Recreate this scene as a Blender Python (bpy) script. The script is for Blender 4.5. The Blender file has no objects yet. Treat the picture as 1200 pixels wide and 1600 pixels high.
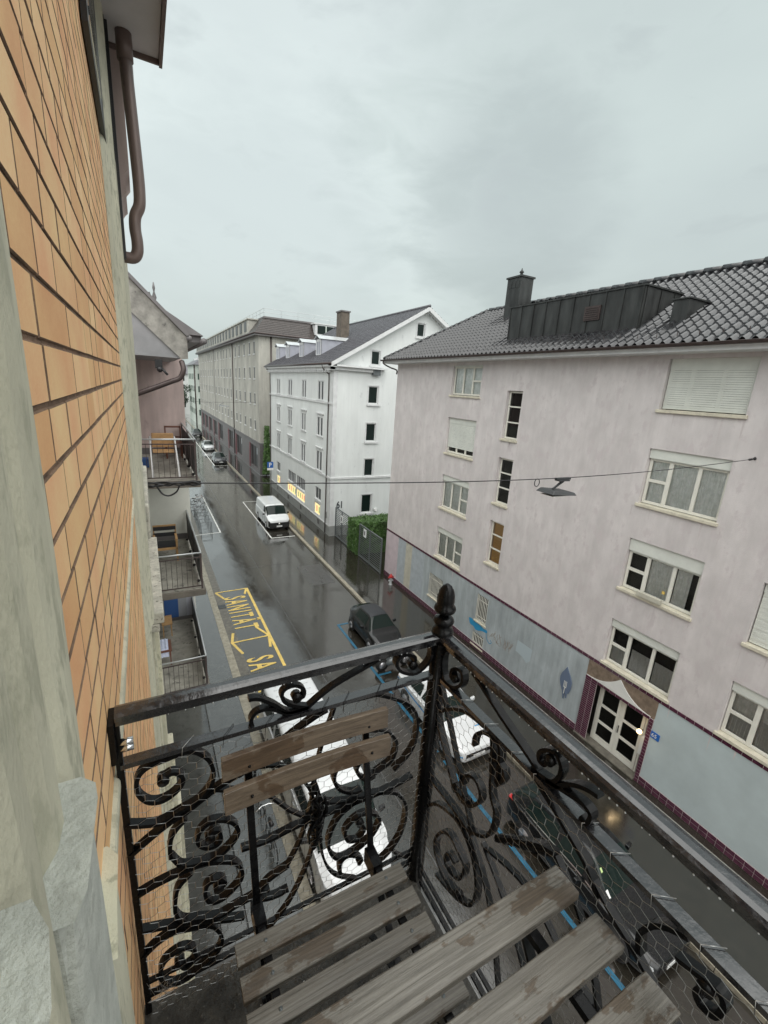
import bpy, math, random
from mathutils import Matrix, Vector, noise
rnd = random.Random(7)
S = bpy.context.scene
R_ = math.radians

# ---------------------------------------------------------------- camera
cd = bpy.data.cameras.new("camera"); cam = bpy.data.objects.new("camera", cd); S.collection.objects.link(cam)
YAW, PIT, ROL, EYE = 0.501421, -0.270658, 0.065065, 12.5
_f = Vector((math.sin(YAW)*math.cos(PIT), math.cos(YAW)*math.cos(PIT), math.sin(PIT)))
_r = Vector((math.cos(YAW), -math.sin(YAW), 0)); _u = _r.cross(_f)
_c, _s = math.cos(ROL), math.sin(ROL)
_rr = _c*_r + _s*_u; _uu = -_s*_r + _c*_u
cam.matrix_world = Matrix(((_rr.x, _uu.x, -_f.x, 0), (_rr.y, _uu.y, -_f.y, 0), (_rr.z, _uu.z, -_f.z, EYE), (0, 0, 0, 1)))
cd.sensor_fit = 'VERTICAL'; cd.sensor_height = 36; cd.lens = 691.52/1600*36
cd.clip_start = 0.02; cd.clip_end = 2000
S.camera = cam
S.render.resolution_x = 768; S.render.resolution_y = 1024

# ---------------------------------------------------------------- sky and light
SUN_EL, SUN_AZ = 64, 195       # azimuth measured clockwise from +Y
W = bpy.data.worlds.new("World"); S.world = W; W.use_nodes = True
nt = W.node_tree; nt.nodes.clear()
def N(nt, t, **k):
    n = nt.nodes.new(t)
    for a, b in k.items():
        if a == 'i':
            for q, v in b.items(): n.inputs[q].default_value = v
        else: setattr(n, a, b)
    return n
out = N(nt, 'ShaderNodeOutputWorld'); mixs = N(nt, 'ShaderNodeAddShader')
bgs = N(nt, 'ShaderNodeBackground', i={'Strength': 0.035}); bgc = N(nt, 'ShaderNodeBackground', i={'Strength': 0.50})
sky = N(nt, 'ShaderNodeTexSky'); sky.sky_type = 'NISHITA'; sky.sun_disc = False
sky.sun_elevation = R_(SUN_EL); sky.sun_rotation = R_(SUN_AZ); sky.dust_density = 6; sky.air_density = 1.5
hsv = N(nt, 'ShaderNodeHueSaturation', i={'Saturation': 0.25})
nt.links.new(sky.outputs[0], hsv.inputs['Color']); nt.links.new(hsv.outputs[0], bgs.inputs[0])
tc = N(nt, 'ShaderNodeTexCoord'); mp = N(nt, 'ShaderNodeMapping'); mp.inputs['Scale'].default_value = (1.0, 1.0, 2.6); mp.inputs['Location'].default_value = (0.35, 0.1, 0.4)
nt.links.new(tc.outputs['Generated'], mp.inputs[0])
n1 = N(nt, 'ShaderNodeTexNoise', i={'Scale': 1.15, 'Detail': 5, 'Roughness': 0.5, 'Distortion': 0.3})
n2 = N(nt, 'ShaderNodeTexNoise', i={'Scale': 5.5, 'Detail': 6, 'Roughness': 0.55, 'Distortion': 0.3})
for n in (n1, n2): nt.links.new(mp.outputs[0], n.inputs['Vector'])
r1 = N(nt, 'ShaderNodeValToRGB'); e = r1.color_ramp.elements
e[0].position = 0.30; e[0].color = (0.43, 0.49, 0.49, 1); e[1].position = 0.62; e[1].color = (0.565, 0.645, 0.625, 1)
r2 = N(nt, 'ShaderNodeValToRGB'); e = r2.color_ramp.elements
e[0].position = 0.30; e[0].color = (0.60, 0.62, 0.63, 1); e[1].position = 0.43; e[1].color = (1, 1, 1, 1)
nt.links.new(n1.outputs[0], r1.inputs[0]); nt.links.new(n2.outputs[0], r2.inputs[0])
mul = N(nt, 'ShaderNodeMixRGB', blend_type='MULTIPLY', i={'Fac': 0.35})
nt.links.new(r1.outputs[0], mul.inputs[1]); nt.links.new(r2.outputs[0], mul.inputs[2])
last = mul.outputs[0]
for dv, lo, hi, amt in (((.772,.504,.387), .80, .985, (.80,.83,.81)), ((.608,.724,.325), .975, .998, (.76,.77,.78)), ((.23,.96,.20), .95, .995, (.82,.83,.84))):   # broad soft darker clouds
    vm = N(nt, 'ShaderNodeVectorMath', operation='DOT_PRODUCT'); vm.inputs[1].default_value = dv; nt.links.new(tc.outputs['Generated'], vm.inputs[0])
    nd = N(nt, 'ShaderNodeMath', operation='MULTIPLY_ADD', i={1: (hi-lo)*1.6}); nt.links.new(n2.outputs[0], nd.inputs[0]); nt.links.new(vm.outputs['Value'], nd.inputs[2])
    mr_ = N(nt, 'ShaderNodeMapRange', interpolation_type='SMOOTHSTEP', i={'From Min': lo+(hi-lo)*.75, 'From Max': hi+(hi-lo)*.80}); nt.links.new(nd.outputs[0], mr_.inputs[0])
    mc = N(nt, 'ShaderNodeMixRGB', blend_type='MULTIPLY'); nt.links.new(mr_.outputs[0], mc.inputs[0]); nt.links.new(last, mc.inputs[1]); mc.inputs[2].default_value = amt+(1,); last = mc.outputs[0]
nt.links.new(last, bgc.inputs[0]); nt.links.new(bgs.outputs[0], mixs.inputs[0]); nt.links.new(bgc.outputs[0], mixs.inputs[1])
nt.links.new(mixs.outputs[0], out.inputs[0])
sd = bpy.data.lights.new("sun", 'SUN'); sd.energy = 1.5; sd.angle = R_(115); sd.color = (1.0, 0.97, 0.93)
so = bpy.data.objects.new("sun", sd); S.collection.objects.link(so)
so.rotation_euler = (R_(90-SUN_EL), 0, R_(180-SUN_AZ))
S.view_settings.view_transform = 'Standard'; S.view_settings.look = 'None'; S.view_settings.exposure = 1.02; S.view_settings.gamma = 1
S.render.engine = 'CYCLES'
S.cycles.max_bounces = 6; S.cycles.diffuse_bounces = 3; S.cycles.glossy_bounces = 3; S.cycles.transparent_max_bounces = 8

# ---------------------------------------------------------------- helpers
class MB:
    def __init__(s): s.v = []; s.f = []; s.m = []; s.sm = []; s.k = 0; s.s = False
    def add(s, vs, fs):
        o = len(s.v); s.v += [tuple(p) for p in vs]
        for f in fs: s.f.append([i+o for i in f]); s.m.append(s.k); s.sm.append(s.s)
        return s
    def box(s, x0, x1, y0, y1, z0, z1):
        x0, x1 = sorted((x0, x1)); y0, y1 = sorted((y0, y1)); z0, z1 = sorted((z0, z1))
        return s.add([(x0,y0,z0),(x1,y0,z0),(x1,y1,z0),(x0,y1,z0),(x0,y0,z1),(x1,y0,z1),(x1,y1,z1),(x0,y1,z1)],
                     [(3,2,1,0),(4,5,6,7),(0,1,5,4),(1,2,6,5),(2,3,7,6),(3,0,4,7)])
    def prism(s, pts, vec):      # planar polygon pts extruded along vec
        n = len(pts); q = [tuple(a+b for a, b in zip(p, vec)) for p in pts]
        return s.add(list(pts)+q, [tuple(range(n))[::-1], tuple(range(n, 2*n))]+[(i, (i+1) % n, (i+1) % n+n, i+n) for i in range(n)])
    def hexa(s, a, b):           # two quads a (4 pts), b (4 pts)
        return s.add(list(a)+list(b), [(3,2,1,0),(4,5,6,7)]+[(i, (i+1) % 4, (i+1) % 4+4, i+4) for i in range(4)])
    def tube(s, path, r, n=6, cap=True, twist=0):
        P = [Vector(p) for p in path]; rings = []; up = None
        for i, p in enumerate(P):
            d = (P[min(i+1, len(P)-1)]-P[max(i-1, 0)])
            if d.length < 1e-9: d = Vector((0, 0, 1))
            d.normalize()
            if up is None:
                up = Vector((0, 0, 1)) if abs(d.z) < .9 else Vector((0, 1, 0))
            a = d.cross(up)
            if a.length < 1e-6: a = d.cross(Vector((1, 0, 0)))
            a.normalize(); b = a.cross(d); up = b
            rr = r[i] if isinstance(r, (list, tuple)) else r
            rings.append([p+a*rr*math.cos(2*math.pi*k/n+twist*i)+b*rr*math.sin(2*math.pi*k/n+twist*i) for k in range(n)])
        o = [q for R in rings for q in R]; F = []
        for i in range(len(P)-1):
            for k in range(n):
                F.append((i*n+k, i*n+(k+1) % n, (i+1)*n+(k+1) % n, (i+1)*n+k))
        if cap: F += [tuple(range(n))[::-1], tuple(range((len(P)-1)*n, len(P)*n))]
        t = s.s; s.s = n > 4; s.add(o, F); s.s = t
        return s
    def bar(s, path, w, t, nrm):   # flat bar: width w along nrm, thickness t in the plane
        P = [Vector(p) for p in path]; nv = Vector(nrm).normalized(); V = []; F = []
        for i, p in enumerate(P):
            d = (P[min(i+1, len(P)-1)]-P[max(i-1, 0)]).normalized(); a = d.cross(nv).normalized()
            for sa, sb in ((-1,-1),(1,-1),(1,1),(-1,1)): V.append(p+a*t/2*sa+nv*w/2*sb)
        for i in range(len(P)-1):
            for k in range(4): F.append((i*4+k, i*4+(k+1) % 4, (i+1)*4+(k+1) % 4, (i+1)*4+k))
        F += [(3,2,1,0), tuple(range(len(P)*4-4, len(P)*4))]
        return s.add(V, F)
    def cyl(s, c, r, h, ax=2, n=16):
        p = Vector(c); q = p.copy(); q[ax] += h
        return s.tube([p, q], r, n)
    def lathe(s, c, prof, n=16):    # prof: (r, z) about the vertical through c
        V = []; F = []
        for r, z in prof:
            for k in range(n): V.append((c[0]+r*math.cos(2*math.pi*k/n), c[1]+r*math.sin(2*math.pi*k/n), c[2]+z))
        for i in range(len(prof)-1):
            for k in range(n): F.append((i*n+k, i*n+(k+1) % n, (i+1)*n+(k+1) % n, (i+1)*n+k))
        F += [tuple(range(n))[::-1], tuple(range((len(prof)-1)*n, len(prof)*n))]
        t = s.s; s.s = True; s.add(V, F); s.s = t
        return s
    def ball(s, c, r, n=8, sz=1):
        return s.lathe(c, [(max(1e-4, r*math.sin(math.pi*i/n)), -r*sz*math.cos(math.pi*i/n)) for i in range(n+1)], n)
    def build(s, name, mat, parent=None, kind=None, label=None, bevel=0, shade=None):
        xs = [p[0] for p in s.v]; ys = [p[1] for p in s.v]; zs = [p[2] for p in s.v]
        o = Vector(((min(xs)+max(xs))/2, (min(ys)+max(ys))/2, min(zs)))
        me = bpy.data.meshes.new(name); me.from_pydata([(p[0]-o.x, p[1]-o.y, p[2]-o.z) for p in s.v], [], s.f)
        for m in (mat if isinstance(mat, (list, tuple)) else [mat]): me.materials.append(m)
        for p, k, sm in zip(me.polygons, s.m, s.sm): p.material_index = k; p.use_smooth = sm or bool(shade)
        ob = bpy.data.objects.new(name, me); S.collection.objects.link(ob)
        if parent is not None:
            ob.parent = parent; ob.location = o-WL[parent.name]
        else: ob.location = o
        WL[ob.name] = o.copy()
        if kind: ob['kind'] = kind
        if label: ob['label'] = label
        if bevel:
            b = ob.modifiers.new('bevel', 'BEVEL'); b.width = bevel; b.segments = 2; b.limit_method = 'ANGLE'; b.harden_normals = False
        return ob
WL = {}
def tag(o, label, cat, group=None):
    o['label'] = label; o['category'] = cat
    if group: o['group'] = group
    return o
def thing(name, loc, label, cat, group=None):
    o = bpy.data.objects.new(name, None); S.collection.objects.link(o); o.location = loc; o.empty_display_size = .2
    WL[o.name] = Vector(loc); return tag(o, label, cat, group)
def dup(root, loc, label=None, rz=None):
    def cp(o, par):
        c = o.copy(); S.collection.objects.link(c)
        if par is not None: c.parent = par
        for ch in list(o.children): cp(ch, c)
        return c
    c = cp(root, None); c.location = loc
    if rz is not None: c.rotation_euler = (0, 0, rz)
    WL[c.name] = Vector(loc)
    if label: c['label'] = label
    return c
def smooth(pts, n=5):            # Catmull-Rom through 2-D or 3-D points
    P = [Vector(p) for p in pts]; out = []
    for i in range(len(P)-1):
        a = P[max(i-1, 0)]; b = P[i]; c = P[i+1]; d = P[min(i+2, len(P)-1)]
        for k in range(n):
            t = k/n
            out.append(.5*((2*b)+(c-a)*t+(2*a-5*b+4*c-d)*t*t+(3*b-a-3*c+d)*t*t*t))
    out.append(P[-1]); return out

# ---------------------------------------------------------------- materials
def M(name, col, rough=.6, metal=0, streak=0, var=0, vs=3, vcol=None, bump=0, bs=30, stretch=(1,1,1), rvar=0, rs=4, coat=0, spec=.5, emit=None, alpha=None, detail=5, speck=None, world=False, bdist=.01):
    m = bpy.data.materials.new(name); m.use_nodes = True; t = m.node_tree; b = t.nodes['Principled BSDF']
    c4 = tuple(col)+(1,)
    b.inputs['Base Color'].default_value = c4; b.inputs['Roughness'].default_value = rough; b.inputs['Metallic'].default_value = metal
    b.inputs['Coat Weight'].default_value = coat; b.inputs['Coat Roughness'].default_value = .08; b.inputs['Specular IOR Level'].default_value = spec
    L = t.links.new
    if world: src = N(t, 'ShaderNodeNewGeometry').outputs['Position']
    else: src = N(t, 'ShaderNodeTexCoord').outputs['Object']
    mp = N(t, 'ShaderNodeMapping'); mp.inputs['Scale'].default_value = stretch; L(src, mp.inputs[0])
    last = None
    if var or vcol:
        n = N(t, 'ShaderNodeTexNoise', i={'Scale': vs, 'Detail': detail, 'Roughness': .6}); L(mp.outputs[0], n.inputs['Vector'])
        r = N(t, 'ShaderNodeValToRGB'); e = r.color_ramp.elements; e[0].position = .32; e[1].position = .68
        e[0].color = (tuple(vcol)+(1,)) if vcol else tuple(max(0, x*(1-var)) for x in col)+(1,)
        e[1].color = c4 if vcol else tuple(min(1, x*(1+var)) for x in col)+(1,)
        L(n.outputs[0], r.inputs[0]); last = r.outputs[0]
        if speck:
            n3 = N(t, 'ShaderNodeTexNoise', i={'Scale': speck[1], 'Detail': 4, 'Roughness': .65}); L(mp.outputs[0], n3.inputs['Vector'])
            r3 = N(t, 'ShaderNodeValToRGB'); e = r3.color_ramp.elements; e[0].position = speck[2]; e[1].position = speck[2]+.1
            e[0].color = (0,0,0,1); e[1].color = (1,1,1,1); L(n3.outputs[0], r3.inputs[0])
            mx = N(t, 'ShaderNodeMixRGB'); L(r3.outputs[0], mx.inputs[0]); L(last, mx.inputs[1]); mx.inputs[2].default_value = tuple(speck[0])+(1,); last = mx.outputs[0]
        L(last, b.inputs['Base Color'])
    if streak:
        ms = N(t, 'ShaderNodeMapping'); ms.inputs['Scale'].default_value = (2.6, 2.6, .16); L(src, ms.inputs[0])
        ns = N(t, 'ShaderNodeTexNoise', i={'Scale': 1.5, 'Detail': 6, 'Roughness': .65}); L(ms.outputs[0], ns.inputs['Vector'])
        rs_ = N(t, 'ShaderNodeMapRange', i={'From Min': .38, 'From Max': .62, 'To Min': 1-streak, 'To Max': 1+streak*.3}); L(ns.outputs[0], rs_.inputs[0])
        mm_ = N(t, 'ShaderNodeMixRGB', blend_type='MULTIPLY', i={'Fac': 1}); L(last, mm_.inputs[1]); L(rs_.outputs[0], mm_.inputs[2]); L(mm_.outputs[0], b.inputs['Base Color']); last = mm_.outputs[0]
    if rvar:
        n = N(t, 'ShaderNodeTexNoise', i={'Scale': rs, 'Detail': 4}); L(mp.outputs[0], n.inputs['Vector'])
        mr = N(t, 'ShaderNodeMapRange', i={'From Min': .35, 'From Max': .65, 'To Min': max(.03, rough-rvar), 'To Max': min(1, rough+rvar)}); L(n.outputs[0], mr.inputs[0]); L(mr.outputs[0], b.inputs['Roughness'])
    if bump:
        n = N(t, 'ShaderNodeTexNoise', i={'Scale': bs, 'Detail': 5, 'Roughness': .6}); L(mp.outputs[0], n.inputs['Vector'])
        bp = N(t, 'ShaderNodeBump', i={'Strength': bump, 'Distance': bdist}); L(n.outputs[0], bp.inputs['Height']); L(bp.outputs[0], b.inputs['Normal'])
    if emit: b.inputs['Emission Color'].default_value = tuple(emit[0])+(1,); b.inputs['Emission Strength'].default_value = emit[1]
    return m
def glass(name, tint=(.5,.56,.55), rough=.03, ior=1.5, dark=.0):
    m = bpy.data.materials.new(name); m.use_nodes = True; t = m.node_tree; t.nodes.clear(); L = t.links.new
    o = N(t, 'ShaderNodeOutputMaterial'); g = N(t, 'ShaderNodeBsdfGlossy', i={'Roughness': rough}); tr = N(t, 'ShaderNodeBsdfTransparent', i={'Color': tuple(tint)+(1,)})
    fr = N(t, 'ShaderNodeFresnel', i={'IOR': ior}); mx = N(t, 'ShaderNodeMixShader'); L(fr.outputs[0], mx.inputs[0]); L(tr.outputs[0], mx.inputs[1]); L(g.outputs[0], mx.inputs[2]); L(mx.outputs[0], o.inputs[0])
    return m
def wet_asphalt(name, col, r0, r1, pud=.5, tint=(.9,1,1)):
    m = bpy.data.materials.new(name); m.use_nodes = True; t = m.node_tree; b = t.nodes['Principled BSDF']; L = t.links.new
    pos = N(t, 'ShaderNodeNewGeometry').outputs['Position']
    mp = N(t, 'ShaderNodeMapping'); mp.inputs['Scale'].default_value = (1, .22, 1); L(pos, mp.inputs[0])
    n = N(t, 'ShaderNodeTexNoise', i={'Scale': .9, 'Detail': 6, 'Roughness': .62}); L(mp.outputs[0], n.inputs['Vector'])
    n5 = N(t, 'ShaderNodeTexNoise', i={'Scale': 3.2, 'Detail': 5, 'Roughness': .7}); L(pos, n5.inputs['Vector'])
    ad = N(t, 'ShaderNodeMath', operation='MULTIPLY_ADD', i={1: .35}); L(n5.outputs[0], ad.inputs[0]); L(n.outputs[0], ad.inputs[2])
    mr = N(t, 'ShaderNodeMapRange', i={'From Min': .56, 'From Max': .80, 'To Min': r0, 'To Max': r1}); L(ad.outputs[0], mr.inputs[0]); L(mr.outputs[0], b.inputs['Roughness'])
    cr = N(t, 'ShaderNodeValToRGB'); e = cr.color_ramp.elements; e[0].position = .3; e[1].position = .75
    e[0].color = tuple(x*.72 for x in col)+(1,); e[1].color = tuple(x*1.3 for x in col)+(1,); L(n5.outputs[0], cr.inputs[0])
    n6 = N(t, 'ShaderNodeTexNoise', i={'Scale': 90, 'Detail': 3, 'Roughness': .7}); L(pos, n6.inputs['Vector'])
    mm = N(t, 'ShaderNodeMixRGB', blend_type='OVERLAY', i={'Fac': .55}); L(cr.outputs[0], mm.inputs[1]); L(n6.outputs[0], mm.inputs[2]); L(mm.outputs[0], b.inputs['Base Color'])
    bp = N(t, 'ShaderNodeBump', i={'Strength': .12, 'Distance': .004}); L(n6.outputs[0], bp.inputs['Height'])
    n7 = N(t, 'ShaderNodeTexNoise', i={'Scale': 1.3, 'Detail': 3, 'Roughness': .5}); L(pos, n7.inputs['Vector'])
    bp2 = N(t, 'ShaderNodeBump', i={'Strength': .12, 'Distance': .04}); L(n7.outputs[0], bp2.inputs['Height']); L(bp.outputs[0], bp2.inputs['Normal']); L(bp2.outputs[0], b.inputs['Normal'])
    b.inputs['Specular IOR Level'].default_value = .4; b.inputs['Coat Weight'].default_value = 1; b.inputs['Coat IOR'].default_value = 1.72
    L(mr.outputs[0], b.inputs['Coat Roughness']); L(bp2.outputs[0], b.inputs['Coat Normal'])
    return m
def wood(name, c0, c1, c2):
    m = bpy.data.materials.new(name); m.use_nodes = True; t = m.node_tree; b = t.nodes['Principled BSDF']; L = t.links.new
    pos = N(t, 'ShaderNodeNewGeometry').outputs['Position']
    mp = N(t, 'ShaderNodeMapping'); mp.inputs['Scale'].default_value = (4, 150, 90); L(pos, mp.inputs[0])
    n = N(t, 'ShaderNodeTexNoise', i={'Scale': 1.0, 'Detail': 8, 'Roughness': .75, 'Distortion': .5}); L(mp.outputs[0], n.inputs['Vector'])
    mp3 = N(t, 'ShaderNodeMapping'); mp3.inputs['Scale'].default_value = (1, 1.6, 1); L(pos, mp3.inputs[0])
    n2 = N(t, 'ShaderNodeTexNoise', i={'Scale': 7, 'Detail': 6, 'Roughness': .65}); L(mp3.outputs[0], n2.inputs['Vector'])
    cr = N(t, 'ShaderNodeValToRGB'); e = cr.color_ramp.elements; e[0].position = .33; e[1].position = .62; e[0].color = tuple(c0)+(1,); e[1].color = tuple(c1)+(1,)
    L(n.outputs[0], cr.inputs[0])
    pt = N(t, 'ShaderNodeValToRGB'); e = pt.color_ramp.elements; e[0].position = .55; e[1].position = .57; e[0].color = (0,0,0,1); e[1].color = (1,1,1,1); L(n2.outputs[0], pt.inputs[0])
    mx = N(t, 'ShaderNodeMixRGB', blend_type='MULTIPLY'); L(pt.outputs[0], mx.inputs[0]); L(cr.outputs[0], mx.inputs[1]); mx.inputs[2].default_value = tuple(c2)+(1,); L(mx.outputs[0], b.inputs['Base Color'])
    mr = N(t, 'ShaderNodeMapRange', i={'From Min': 0, 'From Max': 1, 'To Min': .14, 'To Max': .34}); L(pt.outputs[0], mr.inputs[0]); L(mr.outputs[0], b.inputs['Roughness'])
    bp = N(t, 'ShaderNodeBump', i={'Strength': .55, 'Distance': .002}); L(n.outputs[0], bp.inputs['Height']); L(bp.outputs[0], b.inputs['Normal'])
    return m
def brickmat(name, bricks):
    m = bpy.data.materials.new(name); m.use_nodes = True; t = m.node_tree; b = t.nodes['Principled BSDF']; L = t.links.new
    a = N(t, 'ShaderNodeAttribute', attribute_name='tone'); pos = N(t, 'ShaderNodeNewGeometry').outputs['Position']
    n = N(t, 'ShaderNodeTexNoise', i={'Scale': 5, 'Detail': 5}); L(pos, n.inputs['Vector'])
    n2 = N(t, 'ShaderNodeTexNoise', i={'Scale': 190, 'Detail': 5, 'Roughness': .75}); L(pos, n2.inputs['Vector'])
    cr = N(t, 'ShaderNodeValToRGB'); e = cr.color_ramp.elements; e[0].color = (.70,.40,.185,1); e[1].color = (.83,.52,.275,1); L(a.outputs['Fac'], cr.inputs[0])
    mx = N(t, 'ShaderNodeMixRGB', blend_type='OVERLAY', i={'Fac': .45}); L(cr.outputs[0], mx.inputs[1]); L(n.outputs[0], mx.inputs[2])
    mx2 = N(t, 'ShaderNodeMixRGB', blend_type='OVERLAY', i={'Fac': .22}); L(mx.outputs[0], mx2.inputs[1]); L(n2.outputs[0], mx2.inputs[2]); L(mx2.outputs[0], b.inputs['Base Color'])
    b.inputs['Roughness'].default_value = .8
    bp = N(t, 'ShaderNodeBump', i={'Strength': .35, 'Distance': .0015}); L(n2.outputs[0], bp.inputs['Height']); L(bp.outputs[0], b.inputs['Normal'])
    return m
m_road = wet_asphalt('wet_asphalt', (.025,.022,.017), .03, .18)
m_walk = wet_asphalt('wet_pavement', (.027,.024,.018), .04, .18)
m_walkl = wet_asphalt('wet_grey_pavement', (.060,.062,.058), .03, .18)
m_patchroad = wet_asphalt('repair_asphalt', (.030,.028,.027), .2, .45)
m_kerb = M('kerb_granite', (.30,.275,.215), .4, var=.3, vs=6, bump=.3, bs=60, speck=((.12,.10,.07), 40, .58), world=True)
m_gutterstone = M('gutter_stone', (.13,.12,.10), .35, var=.35, vs=5, bump=.4, bs=50, world=True)
m_white = M('road_white', (.72,.73,.70), .35, var=.15, vs=3, speck=((.3,.3,.28), 25, .6), world=True)
m_yellow = M('road_yellow', (.72,.52,.14), .35, var=.15, vs=3, speck=((.3,.24,.12), 22, .6), world=True)
m_blue = M('road_blue', (.025,.12,.20), .35, var=.2, vs=3, speck=((.05,.1,.14), 22, .6), world=True)
m_pink = M('pink_plaster', (.615,.575,.568), .85, var=.10, vs=1.6, bump=.6, bs=50, speck=((.575,.525,.525), 3.0, .53), stretch=(1,1,.6), streak=.05, world=True)
m_pink2 = M('pink_wall_base', (.55,.47,.50), .8, var=.1, vs=2, bump=.3, bs=50, world=True)
m_grey = M('grey_blue_paint', (.39,.43,.445), .6, var=.16, vs=1.6, bump=.35, bs=40, speck=((.36,.405,.42), 5, .58), stretch=(1,1,.5), world=True, streak=.14)
m_grey2 = M('light_grey_blue_paint', (.46,.53,.54), .6, var=.07, vs=1.2, bump=.2, bs=40, world=True)
m_stripe = M('faded_blue_paint', (.40,.44,.47), .7, var=.12, vs=3, world=True)
m_beige = M('beige_repair', (.50,.48,.40), .7, var=.12, vs=3, world=True)
m_purple = M('purple_tile', (.085,.028,.05), .18, var=.3, vs=8, world=True)
m_grout = M('tile_grout', (.42,.36,.36), .7)
m_brown = M('brown_plaster', (.20,.15,.11), .7, var=.3, vs=5, bump=.3, world=True)
m_cream = M('cream_frame', (.72,.71,.64), .35, var=.05, vs=4)
m_sill = M('stone_sill', (.60,.56,.45), .55, var=.15, vs=6, bump=.2, bs=60)
m_shut = M('roller_shutter', (.66,.68,.63), .4, var=.08, vs=2)
m_pane = glass('window_glass', (.97,.99,.98))
m_pane2 = glass('dark_window_glass', (.38,.42,.42), ior=1.55)
m_room = M('room_dark', (.03,.028,.026), .9)
m_curt = M('net_curtain', (.86,.90,.87), .9, var=.15, vs=6)
m_curt2 = M('lace_curtain', (.62,.64,.64), .9, var=.1, vs=20)
m_amber = M('lit_room', (.35,.18,.06), .9, emit=((1,.55,.2), .12))
m_wwall = M('white_plaster', (.70,.725,.715), .75, var=.06, vs=.8, bump=.2, bs=40, speck=((.56,.58,.58), 3, .64), stretch=(1,1,.35), world=True, streak=.035)
m_wbase = M('grey_plinth', (.28,.29,.28), .6, var=.15, vs=2, world=True)
m_trim = M('white_trim', (.64,.65,.65), .6, var=.08, vs=3, world=True)
m_gwall = M('grey_brown_render', (.44,.43,.385), .85, var=.22, vs=.5, bump=.3, bs=25, speck=((.30,.29,.255), 2.2, .62), stretch=(1,1,.4), world=True, streak=.10)
m_gbase = M('dark_stone_base', (.15,.14,.14), .5, var=.15, vs=2, world=True)
m_red = M('dark_red_panel', (.12,.015,.025), .4)
m_tile = M('dark_roof_tile', (.012,.012,.014), .22, coat=.35, var=.5, vs=3, rvar=.14, rs=7, spec=.5, world=True)
m_chim = M('sooty_chimney_render', (.12,.10,.08), .8, var=.3, vs=3, world=True)
m_stain = M('rain_stain_on_plaster', (.57,.52,.515), .85, var=.08, vs=6, world=True)
m_tileb = M('brown_roof_tile', (.045,.037,.034), .38, var=.4, vs=4, world=True)
m_tileg = M('grey_roof_tile', (.10,.10,.11), .38, var=.35, vs=4, world=True)
m_metal = M('dark_sheet_metal', (.040,.042,.041), .42, metal=.35, var=.45, vs=1.6, stretch=(2,2,.5), rvar=.12, world=True)
m_zinc = M('pale_zinc', (.62,.64,.65), .3, metal=.5, var=.1, vs=3)
m_dorm = M('grey_dormer_cheek', (.36,.37,.42), .6, var=.1, vs=2)
m_rail = M('galvanised_rail', (.5,.52,.52), .4, metal=.6)
m_gutter = M('brown_gutter', (.062,.045,.042), .35, metal=.3, var=.2, vs=5)
m_iron = M('black_painted_iron', (.003,.003,.0035), .36, rvar=.16, rs=45, bump=.35, bs=70, coat=.22, spec=.12, world=True, bdist=.004)
m_ironwet = M('wet_iron_rail_top', (.010,.010,.012), .18, rvar=.17, rs=55, bump=.6, bs=26, coat=1, spec=.8, world=True, bdist=.004)
m_wire = M('galvanised_wire', (.45,.45,.44), .35, metal=.9)
m_stone = M('weathered_green_stone', (.52,.50,.385), .85, var=.18, vs=3.5, bump=.8, bs=220, detail=8, speck=((.38,.37,.28), 26, .52), stretch=(1,1,.45), world=True, bdist=.0025)
m_stone2 = M('pale_worn_stone', (.46,.475,.43), .85, var=.2, vs=14, bump=1.0, bs=220, detail=8, speck=((.38,.39,.35), 50, .52), world=True, bdist=.003)
m_ledge = M('lichened_concrete', (.46,.44,.37), .75, var=.3, vs=8, bump=.8, bs=50, speck=((.17,.16,.13), 26, .56), world=True, bdist=.01)
m_moss = M('mossy_wet_concrete', (.055,.052,.045), .45, var=.6, vs=18, bump=1, bs=60, speck=((.16,.15,.13), 60, .62), rvar=.2, world=True, bdist=.008)
m_mortar_shade = M('mortar_and_joint_shade', (.20,.125,.08), .9, var=.4, vs=20, bump=.8, bs=120, world=True)
m_ppink = M('dusty_pink_render', (.56,.45,.42), .85, var=.2, vs=1.2, bump=.3, bs=30, speck=((.42,.33,.31), 3, .6), stretch=(1,1,.5), world=True, streak=.15)
m_gable = M('grey_gable_board', (.24,.24,.245), .7, var=.12, vs=3, world=True)
m_soffit = M('grey_soffit', (.62,.60,.60), .7, var=.1, vs=2, world=True)
m_board = M('weathered_board', (.26,.25,.225), .8, var=.35, vs=5, speck=((.08,.075,.07), 7, .63), world=True)
m_balc = M('stained_concrete', (.30,.285,.245), .7, var=.35, vs=2.2, speck=((.12,.115,.10), 6, .57), bump=.4, bs=40, world=True)
m_balcd = M('dark_concrete_edge', (.13,.115,.095), .7, var=.3, vs=3, world=True)
m_offw = M('offwhite_render', (.62,.62,.56), .8, var=.08, vs=1.5, world=True)
m_mesh = M('dark_mesh_panel', (.035,.036,.04), .6)
m_bench = wood('weathered_wood', (.075,.066,.053), (.215,.20,.172), (.60,.50,.41))
m_bench2 = wood('brown_wood', (.085,.064,.047), (.20,.155,.112), (.64,.55,.47))
m_light = M('light_wood', (.42,.25,.11), .5, var=.15, vs=10)
m_black = M('black_plastic', (.012,.012,.013), .4)
m_tyre = M('tyre_rubber', (.015,.015,.015), .7)
m_rim = M('alloy_rim', (.5,.5,.52), .3, metal=.8)
m_chrome = M('chrome', (.75,.75,.75), .12, metal=1)
m_cwhite = M('white_car_paint', (.70,.72,.73), .3, coat=1)
m_cblack = M('black_car_paint', (.006,.007,.008), .3, coat=.5, rvar=.1, rs=60, spec=.4)
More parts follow.
